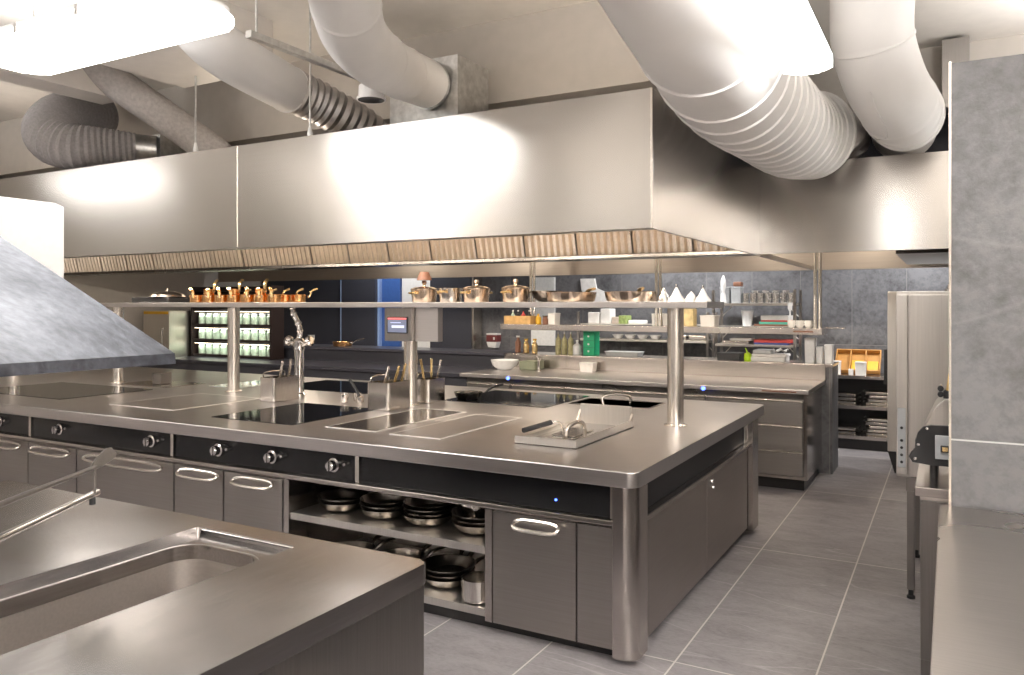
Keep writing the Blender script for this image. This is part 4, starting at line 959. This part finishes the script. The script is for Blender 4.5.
for i in range(5):
    a, b_ = xs[i], xs[i + 1]
    t = thing('drawer_unit', labs[i], 'drawer unit', ((a + b_) / 2, 7.6, 0.126))
    MB().box(a + 0.003, b_ - 0.003, 7.245, 8.06, 0.127, 0.798).build('carcass', M_STANDST, t)
    for z0, z1 in ((0.13, 0.345), (0.355, 0.57), (0.58, 0.795)):
        d = MB().box(a + 0.008, b_ - 0.008, 7.222, 7.2445, z0, z1 - 0.014, 0.002).build('drawer_front', M_DOOR, t)
        MB().box(a + 0.008, b_ - 0.008, 7.212, 7.2445, z1 - 0.0135, z1 - 0.004, 0.002).build('pull_edge', M_HANDLE, d)
for x in (-4.02, -1.97):
    MB().lathe([(0.018, 0), (0.018, 0.006), (0, 0.006)], n=12).xf(Matrix.Translation((x, 7.1195, 0.87)) @ Matrix.Rotation(PI / 2, 4, 'X')).build('indicator_light', M_LEDBLUE, bc, 'blue indicator light')
# dark counter continuing left
dk = thing('dark_counter', 'dark stone counter at the rear left below the pass ledge', 'counter', (-7.5, 7.6, 0))
MB().box(-10.4, -4.64, 7.25, 8.04, 0.84, 0.88, 0.004).build('stone_top', M_DARKTOP, dk)
MB().box(-10.4, -4.64, 7.30, 8.04, 0.0, 0.838).build('front_panel', M_DARKWALL, dk)

# hanging shelf above the half wall
hs = thing('hanging_shelf', 'steel shelf hung from the hood on tall tubes above the back counter', 'shelf', (-2.8, 8.2, 1.34))
MB().box(-4.62, -1.07, 8.0, 8.40, 1.345, 1.41, 0.004).build('shelf_board', M_EDGE, hs)
MB().box(-1.069, -0.90, 8.30, 8.40, 1.40, 1.412, 0.002).build('end_tongue', M_EDGE, hs)
for x in (-1.14, -2.735, -4.4):
    for dx in (0.0, 0.045):
        yy = 8.35 if x < -4 else 8.06
        MB().cyl((x + dx, yy, 1.411), (x + dx, yy, 2.612), 0.017, n=12).build('hanger_tube', M_HANDLE, hs)
MB().box(-1.33, -1.15, 7.994, 7.9995, 1.368, 1.384, 0.001).build('maker_plate', M_BROWN, hs, 'thin brown maker plate')
ZH = 1.4105
wb = thing('wooden_crate', 'shallow wooden crate of bottles at the left end of the hanging shelf', 'crate', (-4.45, 8.15, ZH))
for a in ((-4.60, -4.25, 8.05, 8.062, ZH, ZH + 0.095), (-4.60, -4.25, 8.27, 8.282, ZH, ZH + 0.095), (-4.60, -4.588, 8.063, 8.269, ZH, ZH + 0.095), (-4.262, -4.25, 8.063, 8.269, ZH, ZH + 0.095)):
    MB().box(*a, 0.002).build('side_board', M_WOOD, wb)
MB().box(-4.587, -4.263, 8.063, 8.269, ZH, ZH + 0.01).build('base_board', M_WOOD, wb)
def bottle(name, r, h, mat, capmat, neck=0.35):
    t = proto(name, '', 'bottle')
    MB().lathe([(0, 0), (r * 0.92, 0), (r, 0.008), (r, h * 0.6), (r * 0.8, h * 0.68), (r * neck, h * 0.78), (r * neck, h * 0.9), (0, h * 0.9)], n=18).build('bottle_body', mat, t)
    MB().lathe([(r * neck * 1.25, h * 0.9), (r * neck * 1.25, h), (0, h)], n=14).build('cap', capmat, t)
    return t
sb = [Maker(bottle('sauce_bottle', 0.026, 0.15, M_BLACK, M_PLASTIC)), Maker(bottle('sauce_bottle', 0.026, 0.15, M_RED, M_BLACK)), Maker(bottle('sauce_bottle', 0.026, 0.15, M_GLASSJAR, M_PLASTIC))]
for i, (x, k, lab) in enumerate(((-4.54, 2, 'green sauce bottle furthest left in the wooden crate'), (-4.47, 0, 'black sauce bottle second from the left in the wooden crate'), (-4.40, 1, 'red sauce bottle in the wooden crate'), (-4.32, 0, 'black sauce bottle furthest right in the wooden crate'))):
    sb[k]((x, 8.16, ZH + 0.011), 0, lab, 'bottles in the wooden crate')
yb = Maker(bottle('squeeze_bottle', 0.034, 0.12, M_YELLOW, M_YELLOW, 0.3))
yb((-4.19, 8.14, ZH), 0, 'yellow squeeze bottle right beside the wooden crate')
jr = Maker(bottle('spice_jar', 0.034, 0.10, M_BROWN, M_BLACK, 0.8))
jr((-4.10, 8.14, ZH), 0, 'brown spice jar between the yellow bottle and the white tub')
def tub(name, w, d, h, mat, lidmat, cat='tub'):
    t = proto(name, '', cat)
    b = MB()
    lo = [b.bm.verts.new((x, y, 0)) for x, y in rrect(-w * 0.44, w * 0.44, -d * 0.44, d * 0.44, 0.015, k=3)]
    hi = [b.bm.verts.new((x, y, h * 0.9)) for x, y in rrect(-w * 0.48, w * 0.48, -d * 0.48, d * 0.48, 0.015, k=3)]
    for i in range(len(lo)): b.bm.faces.new([lo[i], lo[(i + 1) % len(lo)], hi[(i + 1) % len(lo)], hi[i]])
    b.bm.faces.new(lo[::-1]); b.bm.faces.new(hi)
    b.build('tub_body', mat, t)
    MB().prism(rrect(-w / 2, w / 2, -d / 2, d / 2, 0.018, k=3), 2, h * 0.901, h, 0.004).build('lid', lidmat, t)
    return t
wt1 = Maker(tub('white_tub', 0.10, 0.16, 0.13, M_PLASTIC, M_PLASTIC))
wt1((-4.00, 8.17, ZH), 0, 'white tub at the left part of the hanging shelf beside the spice jar')
wt1((-2.765, 8.2, ZH), 0, 'white tub left of a pair on the hanging shelf near the round post')
wt1((-2.645, 8.2, ZH), 0, 'white tub right of a pair on the hanging shelf near the round post')
yp = MB().box(-2.455, -2.345, 8.1, 8.24, ZH, ZH + 0.185, 0.012).build('yellow_packet', plain('cream_pack', (0.72, 0.58, 0.30), 0.5, var=0.25, scale=14)); tag(yp, 'tall cream and yellow packet on the hanging shelf right of the post', 'packet')
wt2 = Maker(tub('lidded_tub', 0.165, 0.22, 0.115, M_PLASTIC, M_PLASTIC))
wt2((-2.20, 8.2, ZH), 0, 'wide white lidded tub on the hanging shelf beside the cream packet')
for i, (x, y, z, lab) in enumerate(((-1.37, 8.13, ZH, 'white cup lying furthest left at the right end of the hanging shelf'), (-1.29, 8.13, ZH, 'white cup in the middle of the little heap on the hanging shelf'), (-1.21, 8.13, ZH, 'white cup furthest right in the little heap on the hanging shelf'))):
    c_ = thing('white_cup', lab, 'cup', (x, y, z), 'white cups at the shelf end')
    MB().lathe([(0, 0), (0.022, 0), (0.036, 0.02), (0.038, 0.07), (0.034, 0.07), (0.030, 0.02), (0, 0.006)], (x, y, z), 18).build('cup_wall', M_PLASTIC, c_)
    MB().tube(smooth_path([(x + 0.034, y - 0.01, z + 0.055), (x + 0.055, y - 0.015, z + 0.045), (x + 0.034, y - 0.01, z + 0.022)], 4), 0.005, 6).build('cup_handle', M_PLASTIC, c_)

# ---------------- on the half wall cap (z 1.06)
ZL = 1.0605
ob = Maker(bottle('oil_bottle', 0.034, 0.26, M_OIL, M_CHROME, 0.28))
for x, lab in ((-4.01, 'oil bottle with pourer furthest left of three on the half wall'), (-3.93, 'oil bottle with pourer in the middle of three on the half wall'), (-3.85, 'oil bottle with pourer furthest right of three on the half wall')):
    ob((x, 8.3, ZL), 0, lab, 'oil bottles on the half wall')
sq = Maker(bottle('milky_bottle', 0.05, 0.17, M_MILKY, M_PLASTIC, 0.25))
sq((-3.745, 8.25, ZL), 0, 'milky squeeze bottle beside the green box')
gx = thing('green_box', 'bright green box with three white marks standing on the half wall', 'box', (-3.6, 8.3, ZL))
MB().box(-3.665, -3.53, 8.24, 8.40, ZL, ZL + 0.27, 0.004).build('box_body', M_GREEN, gx)
for z in (0.045, 0.125, 0.215):
    MB().lathe([(0.012, 0), (0.012, 0.002), (0, 0.002)], n=10).xf(Matrix.Translation((-3.60, 8.2395, ZL + z)) @ Matrix.Rotation(PI / 2, 4, 'X')).build('white_mark', M_PLASTIC, gx)
    MB().box(-3.66, -3.535, 8.2385, 8.2396, ZL + z + 0.04, ZL + z + 0.043).build('divider_line', M_BLACK, gx)
bt = thing('dark_tray', 'low black tray on the half wall below the boards', 'tray', (-2.0, 8.3, ZL))
MB().prism([(-2.12, ZL), (-1.90, ZL), (-1.885, ZL + 0.075), (-2.135, ZL + 0.075)], 1, 8.2, 8.42, 0.004).build('tray_body', M_BLACK, bt)
lm = thing('lime_bottle', 'lime green little bottle beside the stacked white trays', 'bottle', (-1.82, 8.25, ZL))
MB().lathe([(0, 0), (0.036, 0), (0.042, 0.02), (0.036, 0.07), (0.01, 0.085), (0, 0.085)], (-1.82, 8.25, ZL), 16).build('bottle_body', M_LIME, lm)
MB().cyl((-1.822, 8.25, ZL + 0.08), (-1.845, 8.25, ZL + 0.13), 0.007, 0.004, 8).build('spout', M_LIME, lm)
for i, (z0, z1, x0, x1, m_, lab) in enumerate(((0, 0.045, -1.78, -1.44, M_PLASTIC, 'white tray at the bottom of the pile left of the tall white containers'), (0.046, 0.075, -1.77, -1.43, M_PAPER, 'folded pale cloth in the middle of the pile on the half wall'), (0.076, 0.115, -1.76, -1.58, M_GREYPL, 'grey tray on top of the pile on the half wall'))):
    o = MB().box(x0, x1, 8.2, 8.44, ZL + z0, ZL + z1, 0.008).build('stacked_tray', m_); tag(o, lab, 'tray')
cl_ = MB().sheet([[(-1.57 + 0.13 * i / 8, 8.22 + 0.2 * j / 6, ZL + 0.078 + 0.03 * math.sin(i * 1.3 + j) * (1 - abs(j - 3) / 4) + 0.032) for i in range(9)] for j in range(7)]).build('crumpled_towel', M_PAPER)
tag(cl_, 'crumpled pale towel lying on the pile on the half wall', 'towel')
tc_ = Maker(tub('tall_container', 0.105, 0.14, 0.245, M_MILKY, M_PLASTIC, 'container'))
tc_((-1.215, 8.3, ZL), 0, 'tallest milky container at the end of the half wall')
tc2 = Maker(tub('tall_container', 0.068, 0.12, 0.16, M_MILKY, M_MILKY, 'container'))
tc2((-1.128, 8.3, ZL), 0, 'short milky container between two taller ones on the half wall')
tc3 = Maker(tub('tall_container', 0.085, 0.12, 0.18, M_MILKY, M_MILKY, 'container'))
tc3((-1.047, 8.33, ZL), 0, 'milky container nearest the orange tray on the half wall')
tr1 = tub('grey_tray', 0.42, 0.2, 0.05, M_GREYPL, M_MILKY, 'tray'); put(tr1, (-3.2, 8.33, ZL)); tr1['label'] = 'flat grey tray on the half wall right of the green box'
# sink end of back counter
wp = Maker(tub('napkin_pack', 0.17, 0.16, 0.10, M_PAPER, M_PLASTIC, 'pack'))
wp((-3.48, 7.96, 0.901), 0.1, 'white printed packs on the back counter below the green box')
bwl = MB().lathe([(0, 0), (0.08, 0), (0.14, 0.05), (0.16, 0.11), (0.155, 0.11), (0.135, 0.055), (0.08, 0.008), (0, 0.008)], (-4.42, 7.75, 0.901), 28).build('glass_bowl', M_MILKY)
tag(bwl, 'large milky bowl at the left end of the back counter', 'bowl')
MBm = MB().box(-4.25, -4.05, 7.78, 8.02, 0.901, 1.0, 0.01).build('green_crate', plain('olive_box', (0.20, 0.22, 0.15), 0.5)); tag(MBm, 'olive crate behind the slim tap on the back counter', 'crate')
bt2 = thing('counter_tap', 'slim chrome tap on the back counter beside the olive crate', 'tap', (-3.97, 7.7, 0.9))
MB().lathe([(0.026, 0), (0.026, 0.01), (0.014, 0.02), (0.014, 0.12), (0, 0.12)], (-3.97, 7.72, 0.901), 14).build('tap_body', M_CHROME, bt2)
MB().tube(smooth_path([(-3.97, 7.72, 1.01), (-3.98, 7.70, 1.07), (-4.06, 7.64, 1.09), (-4.16, 7.58, 1.10)], 5), 0.010, 8).build('spout', M_CHROME, bt2)
MB().tube([(-3.96, 7.72, 1.01), (-3.93, 7.70, 1.06)], 0.007, 8).build('lever', M_CHROME, bt2)
gg = Maker(bottle('pepper_mill', 0.035, 0.20, M_BROWN, M_PLASTIC, 0.5))
gg((-4.52, 8.25, 1.066), 0, 'brown pepper mill at the left end of the half wall')
gj = Maker(bottle('golden_jar', 0.035, 0.17, M_BRASS, M_YELLOW, 0.55))
gj((-4.41, 8.25, ZL), 0, 'golden jar with a yellow cap on the half wall left of the oil bottles')
gj((-4.31, 8.28, ZL), 0, 'golden jar nearer the oil bottles on the half wall')
cpn = Maker(pan('copper_frying_pan', 0.14, 0.06, M_COPPER, M_PAN, 0.22, 0.9, 0.05))
cpn((-7.30, 8.3, 1.066), 0.1, 'copper pan with a long steel handle on the dark pass ledge')

# ---------------- wall items
td = thing('mounted_soap_dispenser', 'red and white dispenser on the rear wall by the steel corner strip', 'dispenser', (-5.9, 10.0, 1.0))
MB().box(-6.0, -5.82, 9.97, 10.098, 1.19, 1.215, 0.004).build('top_cap', M_PLASTIC, td)
MB().box(-6.0, -5.82, 9.97, 10.098, 1.09, 1.189, 0.006).build('body', plain('dark_red', (0.16, 0.03, 0.03), 0.4), td)
MB().box(-5.88, -5.85, 9.962, 9.969, 1.12, 1.16, 0.004).build('push_button', M_PLASTIC, td)
MB().prism([(-6.0, 1.088), (-5.82, 1.088), (-5.85, 1.0), (-5.97, 1.01)], 1, 9.97, 10.098, 0.006).build('bottom_tray', M_PLASTIC, td)
wbd = MB().box(-5.30, -4.92, 10.06, 10.098, 1.05, 2.03, 0.006).build('mounted_white_board', plain('grey_white', (0.80, 0.80, 0.78), 0.5)); tag(wbd, 'tall pale board on the rear wall behind the oil bottles', 'board')
for x0, x1, z0, z1, y, lab in ((-6.84, -6.68, 0.87, 0.955, 9.838, 'white socket plate on the dark rear column'), (-9.46, -9.32, 1.04, 1.13, 9.898, 'white socket plate on the dark rear panel near the copper pan')):
    t = thing('mounted_socket', lab, 'socket', ((x0 + x1) / 2, y, z0))
    MB().box(x0, x1, y - 0.012, y, z0, z1, 0.003).build('plate', M_PLASTIC, t)
    for a in (0.3, 0.7):
        MB().lathe([(0.022, 0), (0.022, 0.003), (0, 0.003)], n=12).xf(Matrix.Translation((x0 + (x1 - x0) * a, y - 0.0125, (z0 + z1) / 2)) @ Matrix.Rotation(PI / 2, 4, 'X')).build('outlet', M_GREYPL, t)

# ---------------- storage racks on the rear wall
def rack(name, label, x0, x1, zs, y0=9.6, y1=10.0):
    t = thing(name, label, 'rack', ((x0 + x1) / 2, (y0 + y1) / 2, 0))
    for x in (x0, x1):
        for y in (y0, y1):
            MB().box(x - 0.016, x + 0.016, y - 0.016, y + 0.016, 0, zs[-1] + 0.16, 0.003).build('upright', M_STANDST, t)
    for z in zs:
        s = MB().box(x0 + 0.018, x1 - 0.018, y0, y1, z - 0.03, z, 0.003).build('rack_shelf', M_FRIDGE, t)
        for xx, sg in ((x0 + 0.02, 1), (x1 - 0.02, -1)):
            MB().tube([(xx, y1 - 0.03, z - 0.16), (xx + sg * 0.12, y1 - 0.03, z - 0.031)], 0.006, 6).build('brace', M_FRIDGE, s)
    return t
rack('steel_rack', 'steel storage rack with cutting boards at the rear right', -2.53, -1.58, (0.50, 0.93, 1.16, 1.38, 1.655))
rack('steel_rack', 'lower steel storage rack on the rear wall behind the hanging shelf', -4.34, -2.60, (0.50, 0.93, 1.19, 1.385))
cpm = proto('beaker', '', 'cup')
MB().lathe([(0, 0), (0.036, 0), (0.041, 0.12), (0.044, 0.122), (0.038, 0.12), (0.033, 0.006), (0, 0.006)], n=20).build('beaker_wall', M_FOIL, cpm)
MB().tube(smooth_path([(0.038, 0, 0.10), (0.07, 0, 0.09), (0.07, 0, 0.05), (0.036, 0, 0.03)], 4), 0.005, 6).build('cup_handle', M_PAN, cpm)
BK = Maker(cpm)
bl = ['first steel beaker from the left on the top rack shelf', 'second steel beaker from the left on the top rack shelf', 'third steel beaker from the left on the top rack shelf', 'middle steel beaker on the top rack shelf', 'fifth steel beaker from the left on the top rack shelf', 'second steel beaker from the right on the top rack shelf', 'last steel beaker at the right end of the top rack shelf']
for i in range(7): BK((-2.16 + i * 0.088, 9.68, 1.6555), -1.2, bl[i], 'steel beakers on the top rack shelf')
bl2 = ['first back-row beaker from the left on the top rack shelf', 'second back-row beaker from the left on the top rack shelf', 'third back-row beaker from the left on the top rack shelf', 'last back-row beaker on the top rack shelf']
for i in range(4): BK((-2.07 + i * 0.118, 9.80, 1.6555), 1.2, bl2[i], 'steel beakers on the top rack shelf', sc=1.25)
ck = Maker(tub('clear_container', 0.13, 0.16, 0.20, M_GREYPL, M_GREYPL, 'container'))
ck((-2.42, 9.78, 1.6555), 0, 'grey see-through container at the left end of the top rack shelf')
ck((-2.27, 9.72, 1.6555), 0, 'grey see-through container beside the beakers on the top rack shelf')
bc2 = thing('white_brush', 'tall white brush standing in front of the see-through containers on the rack', 'brush', (-2.42, 9.64, 1.6555))
MB().lathe([(0, 0), (0.04, 0), (0.03, 0.10), (0.016, 0.14), (0.034, 0.21), (0.03, 0.28), (0.01, 0.335), (0, 0.34)], (-2.42, 9.64, 1.6555), 14).build('brush_body', M_PLASTIC, bc2)
bh = MB().box(-2.31, -2.21, 9.66, 9.78, 1.858, 1.915, 0.015).build('dark_sponge', M_BROWN); tag(bh, 'dark brown block lying on the see-through container', 'block')
bkt = MB().lathe([(0, 0), (0.055, 0), (0.072, 0.18), (0.076, 0.185), (0.068, 0.18), (0.05, 0.008), (0, 0.008)], (-2.145, 9.70, 1.3805), 22).build('bucket', M_MILKY); tag(bkt, 'milky bucket on the second rack shelf left of the boards', 'bucket')
G3 = 'cutting boards on the rack'
z = 1.3805
for h, m_, x0, x1, lab in ((0.022, M_BROWN, -2.06, -1.64, 'brown cutting board at the bottom of the rack pile'), (0.03, M_TEAL, -2.0, -1.65, 'green cutting board above the brown one'), (0.02, M_RED, -1.98, -1.66, 'red cutting board between the white and green ones'), (0.055, M_PLASTIC, -1.98, -1.66, 'thick white cutting board on top of the coloured boards')):
    o = MB().box(x0, x1, 9.66, 9.96, z, z + h - 0.001, 0.004).build('cutting_board', m_); tag(o, lab, 'cutting board', G3); z += h
z = 1.1605
for h, m_, x0, x1, lab in ((0.022, M_BLUE, -2.06, -1.66, 'blue cutting board on the middle rack shelf'), (0.035, M_RED, -2.06, -1.62, 'dark red board on top of the blue one on the middle rack shelf')):
    o = MB().box(x0, x1, 9.66, 9.96, z, z + h - 0.001, 0.004).build('cutting_board', m_); tag(o, lab, 'cutting board', G3); z += h
o = MB().box(-2.44, -2.12, 9.66, 9.94, 1.1605, 1.20, 0.008).build('baking_tray', M_PAN); tag(o, 'steel baking tray on the middle rack shelf', 'tray')
o = MB().box(-2.36, -2.10, 9.70, 9.94, 1.201, 1.225, 0.006).build('white_tray', M_PLASTIC); tag(o, 'white tray lying on the steel baking tray', 'tray')
ld_ = thing('white_ladle', 'white ladle hanging from the top rack shelf by its right post', 'ladle', (-1.63, 9.57, 1.4))
MB().prism([(-1.655, 1.655), (-1.605, 1.655), (-1.605, 1.59), (-1.62, 1.56), (-1.64, 1.56), (-1.655, 1.59)], 1, 9.57, 9.585, 0.004).build('paddle', M_PLASTIC, ld_)
MB().cyl((-1.63, 9.577, 1.56), (-1.63, 9.577, 1.42), 0.008, n=8).build('stem', M_PLASTIC, ld_)
# items on the lower rack
for i, (x, w, h, m_, lab) in enumerate(((-4.15, 0.16, 0.15, M_PAPER, 'white paper bag at the left end of the low rack'), (-3.98, 0.14, 0.20, M_PLASTIC, 'tall white carton beside the paper bag on the low rack'), (-3.84, 0.10, 0.09, plain('pinkish_pack', (0.5, 0.42, 0.36), 0.6), 'small pinkish packet left of the green packet on the low rack'), (-3.74, 0.11, 0.11, plain('leaf_pack', (0.28, 0.36, 0.12), 0.6, var=0.3), 'green leafy packet on the low rack'), (-3.56, 0.2, 0.05, M_PAPER, 'flat white packet right of the green packet on the low rack'))):
    o = MB().box(x - w / 2, x + w / 2, 9.66, 9.86, 1.3855, 1.3855 + h, 0.012).build('packet', m_); tag(o, lab, 'packet')
pbm = proto('small_bowl', '', 'bowl'); MB().lathe([(0, 0), (0.035, 0), (0.07, 0.05), (0.066, 0.05), (0.033, 0.006), (0, 0.006)], n=18).build('bowl_wall', M_PLASTIC, pbm)
PB = Maker(pbm)
for i, lab in enumerate(('white bowl nearest the green box on the middle low-rack shelf', 'white bowl second from the green box on the middle low-rack shelf', 'white bowl third from the green box on the middle low-rack shelf', 'white bowl furthest from the green box on the middle low-rack shelf')):
    PB((-3.82 + i * 0.17, 9.72, 1.1905), 0, lab, 'white bowls on the low rack', sc=1.1)
for i, (x, lab) in enumerate(((-3.0, 'steel tray on the middle low-rack shelf left of the round post'), (-2.75, 'steel tray on the middle low-rack shelf right of the round post'))):
    o = MB().box(x - 0.11, x + 0.11, 9.66, 9.9, 1.1905, 1.25, 0.01).build('steel_tray', M_PAN); tag(o, lab, 'tray')
# hanging white bags on the rear wall above the low rack
hb_ = thing('hanging_paper', 'grey-white sheets hanging on the rear wall above the low rack', 'paper', (-4.3, 10, 1.6))
MB().prism([(-4.52, 2.0), (-4.30, 2.0), (-4.28, 1.86), (-4.10, 1.80), (-4.02, 1.70), (-4.02, 1.66), (-4.42, 1.62), (-4.50, 1.85)], 1, 10.05, 10.09, 0.006).build('sheet_pile', M_PAPER, hb_)

# low shelf unit on the rear wall at the right
lu = thing('low_shelf_unit', 'low dark shelf unit against the rear wall right of the half wall', 'shelf unit', (-0.8, 9.8, 0))
MB().box(-1.40, -0.42, 10.05, 10.09, 0.0, 0.82).build('back_panel', M_BLACK, lu)
for x in (-1.40, -0.45): MB().box(x, x + 0.03, 9.62, 10.049, 0.0, 0.80).build('side_panel', M_BLACK, lu)
MB().box(-1.37, -0.451, 9.66, 10.049, 0.0, 0.115).build('plinth', M_PLINTH, lu)
for z in (0.16, 0.50): MB().box(-1.37, -0.451, 9.61, 10.049, z - 0.04, z, 0.003).build('unit_shelf', M_EDGE, lu)
MB().box(-1.42, -0.41, 9.58, 10.095, 0.80, 0.84, 0.004).build('unit_top', M_EDGE, lu)
trm = proto('steel_tray', '', 'tray')
MB().prism(rrect(-0.17, 0.17, -0.12, 0.12, 0.02, k=3), 2, 0, 0.03, 0.006).build('tray_body', M_PAN, trm)
MB().tube(smooth_path([(-0.17, -0.06, 0.024), (-0.20, -0.05, 0.03), (-0.20, 0.05, 0.03), (-0.17, 0.06, 0.024)], 3), 0.006, 6).build('tray_handle', M_BLACK, trm)
TR = Maker(trm)
for lv_, zz, n in (('upper', 0.501, 4), ('lower', 0.161, 5)):
    for i in range(n):
        TR((-0.66 + 0.012 * ((i * 7) % 3), 9.80, zz + i * 0.041), 0.05 * ((i % 3) - 1), '%s steel tray in the right-hand pile on the %s unit shelf' % (('bottom', 'second', 'third', 'fourth', 'topmost')[i], lv_), 'steel trays in the low shelf unit')
for lv_, zz, n in (('upper', 0.501, 3), ('lower', 0.161, 2)):
    for i in range(n):
        TR((-1.10, 9.80, zz + i * 0.045), PI, '%s steel tray in the pile nearest the half wall on the %s unit shelf' % (('bottom', 'second', 'third')[i], lv_), 'steel trays in the low shelf unit')
ot = thing('orange_tray', 'tilted orange wooden compartment tray standing on the low shelf unit', 'tray', (-0.93, 9.85, 0.84))
rm = Matrix.Translation((-0.93, 9.80, 0.852)) @ Matrix.Rotation(0.75, 4, 'X')
MB().box(-0.24, 0.24, 0, 0.30, 0, 0.012).xf(rm).build('base_board', M_ORANGE, ot)
for x in (-0.24, -0.085, 0.075, 0.228): MB().box(x, x + 0.012, 0, 0.30, 0.0125, 0.07).xf(rm).build('divider', M_ORANGE, ot)
MB().box(-0.24, 0.24, 0.30, 0.312, 0, 0.07).xf(rm).build('back_board', M_ORANGE, ot)
MB().box(-0.24, 0.24, -0.012, -0.0005, 0, 0.06).xf(rm).build('front_board', M_ORANGE, ot)
yl = MB().box(-0.068, 0.07, 0.01, 0.16, 0.0135, 0.05, 0.01).xf(rm).build('yellow_packet', M_YELLOW); tag(yl, 'yellow packet in the middle compartment of the orange tray', 'packet')
yl = MB().box(0.10, 0.22, 0.01, 0.15, 0.0135, 0.05, 0.01).xf(rm).build('yellow_packet', M_YELLOW); tag(yl, 'yellow packet in the right compartment of the orange tray', 'packet')
wc = Maker(tub('white_carton', 0.12, 0.10, 0.15, M_PLASTIC, M_PLASTIC, 'carton'))
wc((-1.15, 9.70, 0.841), 0, 'white carton left in front of the orange tray')
wc((-0.88, 9.66, 0.841), 0, 'white carton in the middle before the orange tray')
wc((-0.98, 9.64, 0.841), 0.0, 'low white carton next to the middle one before the orange tray', sc=0.45)

# ---------------- far left: bottle cabinet and steel appliance on the dark counter
bcab = thing('bottle_cabinet', 'dark open cabinet of glass jars behind the left posts', 'cabinet', (-9, 7.8, 0.88))
X0, X1 = -9.75, -8.12
for x in (X0, X1 - 0.03): MB().box(x, x + 0.03, 7.78, 8.02, 0.881, 1.90).build('side_panel', plain('dark_brown_wood', (0.018, 0.010, 0.009), 0.5), bcab)
MB().box(X0 + 0.031, X1 - 0.031, 8.0, 8.02, 0.881, 1.90).build('back_panel', MATS['dark_brown_wood'], bcab)
for z in (0.92, 1.14, 1.36, 1.60, 1.86): MB().box(X0 + 0.031, X1 - 0.031, 7.79, 7.999, z - 0.03, z).build('cabinet_shelf', MATS['dark_brown_wood'], bcab)
jm = proto('glass_jar', '', 'jar')
MB().lathe([(0, 0), (0.05, 0), (0.055, 0.01), (0.055, 0.11), (0.04, 0.13), (0, 0.13)], n=16).build('jar_body', M_GLASSJAR, jm)
MB().lathe([(0.046, 0.131), (0.046, 0.15), (0, 0.152)], n=16).build('lid', M_MILKY, jm)
JM = Maker(jm)
rw = {0.9205: 'bottom', 1.1405: 'second', 1.3605: 'third', 1.6005: 'top'}
nm = ['first', 'second', 'third', 'fourth', 'fifth', 'sixth', 'seventh', 'eighth', 'ninth', 'tenth']
for zz, rn in rw.items():
    for i in range(10):
        JM((-9.62 + i * 0.155, 7.88, zz), 0, '%s glass jar from the left on the %s shelf of the dark cabinet' % (nm[i], rn), 'glass jars in the dark cabinet')
for zz in (1.11, 1.33, 1.57):
    MB().box(X0 + 0.06, X1 - 0.06, 7.80, 7.81, zz - 0.034, zz - 0.0305).build('shelf_light', M_HOODLAMP, bcab)
    ld = bpy.data.lights.new('cabinet_light', 'AREA'); ld.shape = 'RECTANGLE'; ld.size = 1.4; ld.size_y = 0.02; ld.energy = 2.2
    ld.color = (0.95, 1.0, 0.9); lo = bpy.data.objects.new('cabinet_light', ld); COL.objects.link(lo)
    lo.location = ((X0 + X1) / 2, 7.805, zz - 0.036); lo.rotation_euler = (math.radians(25), 0, 0); lo['kind'] = 'helper'
ap = thing('steel_appliance', 'square steel appliance with a yellow strip on the rear left counter', 'appliance', (-10, 7.6, 0.88))
MB().box(-10.38, -9.80, 7.45, 7.95, 0.881, 1.55, 0.006).build('appliance_body', M_FRIDGE, ap)
MB().box(-10.36, -9.82, 7.445, 7.449, 1.50, 1.54).build('yellow_strip', M_YELLOW, ap)
MB().tube(smooth_path([(-9.9, 7.449, 1.05), (-9.9, 7.41, 1.07), (-9.9, 7.41, 1.28), (-9.9, 7.449, 1.30)], 4), 0.01, 8).build('handle', M_CHROME, ap)

# ================================================================== WORLD, CAMERA
w = bpy.data.worlds.new('world'); SC.world = w; w.use_nodes = True
w.node_tree.nodes['Background'].inputs[0].default_value = (0.8, 0.75, 0.7, 1); w.node_tree.nodes['Background'].inputs[1].default_value = 0.2
cd_ = bpy.data.cameras.new('camera'); cam = bpy.data.objects.new('camera', cd_); COL.objects.link(cam)
cam.location = (0, 0, 1.633); cam.rotation_euler = (PI / 2, 0, math.radians(29.16))
cd_.sensor_fit = 'HORIZONTAL'; cd_.sensor_width = 36; cd_.lens = 785 / 1024 * 36
cd_.shift_y = -32.5 / 1024; cd_.clip_start = 0.05
SC.camera = cam
SC.view_settings.view_transform = 'Standard'; SC.view_settings.look = 'None'
SC.view_settings.gamma = 1; SC.view_settings.use_curve_mapping = False
SC.view_settings.exposure = 0.3
SC.cycles.use_denoising = True
SC.cycles.max_bounces = 8
SC.cycles.sample_clamp_indirect = 6
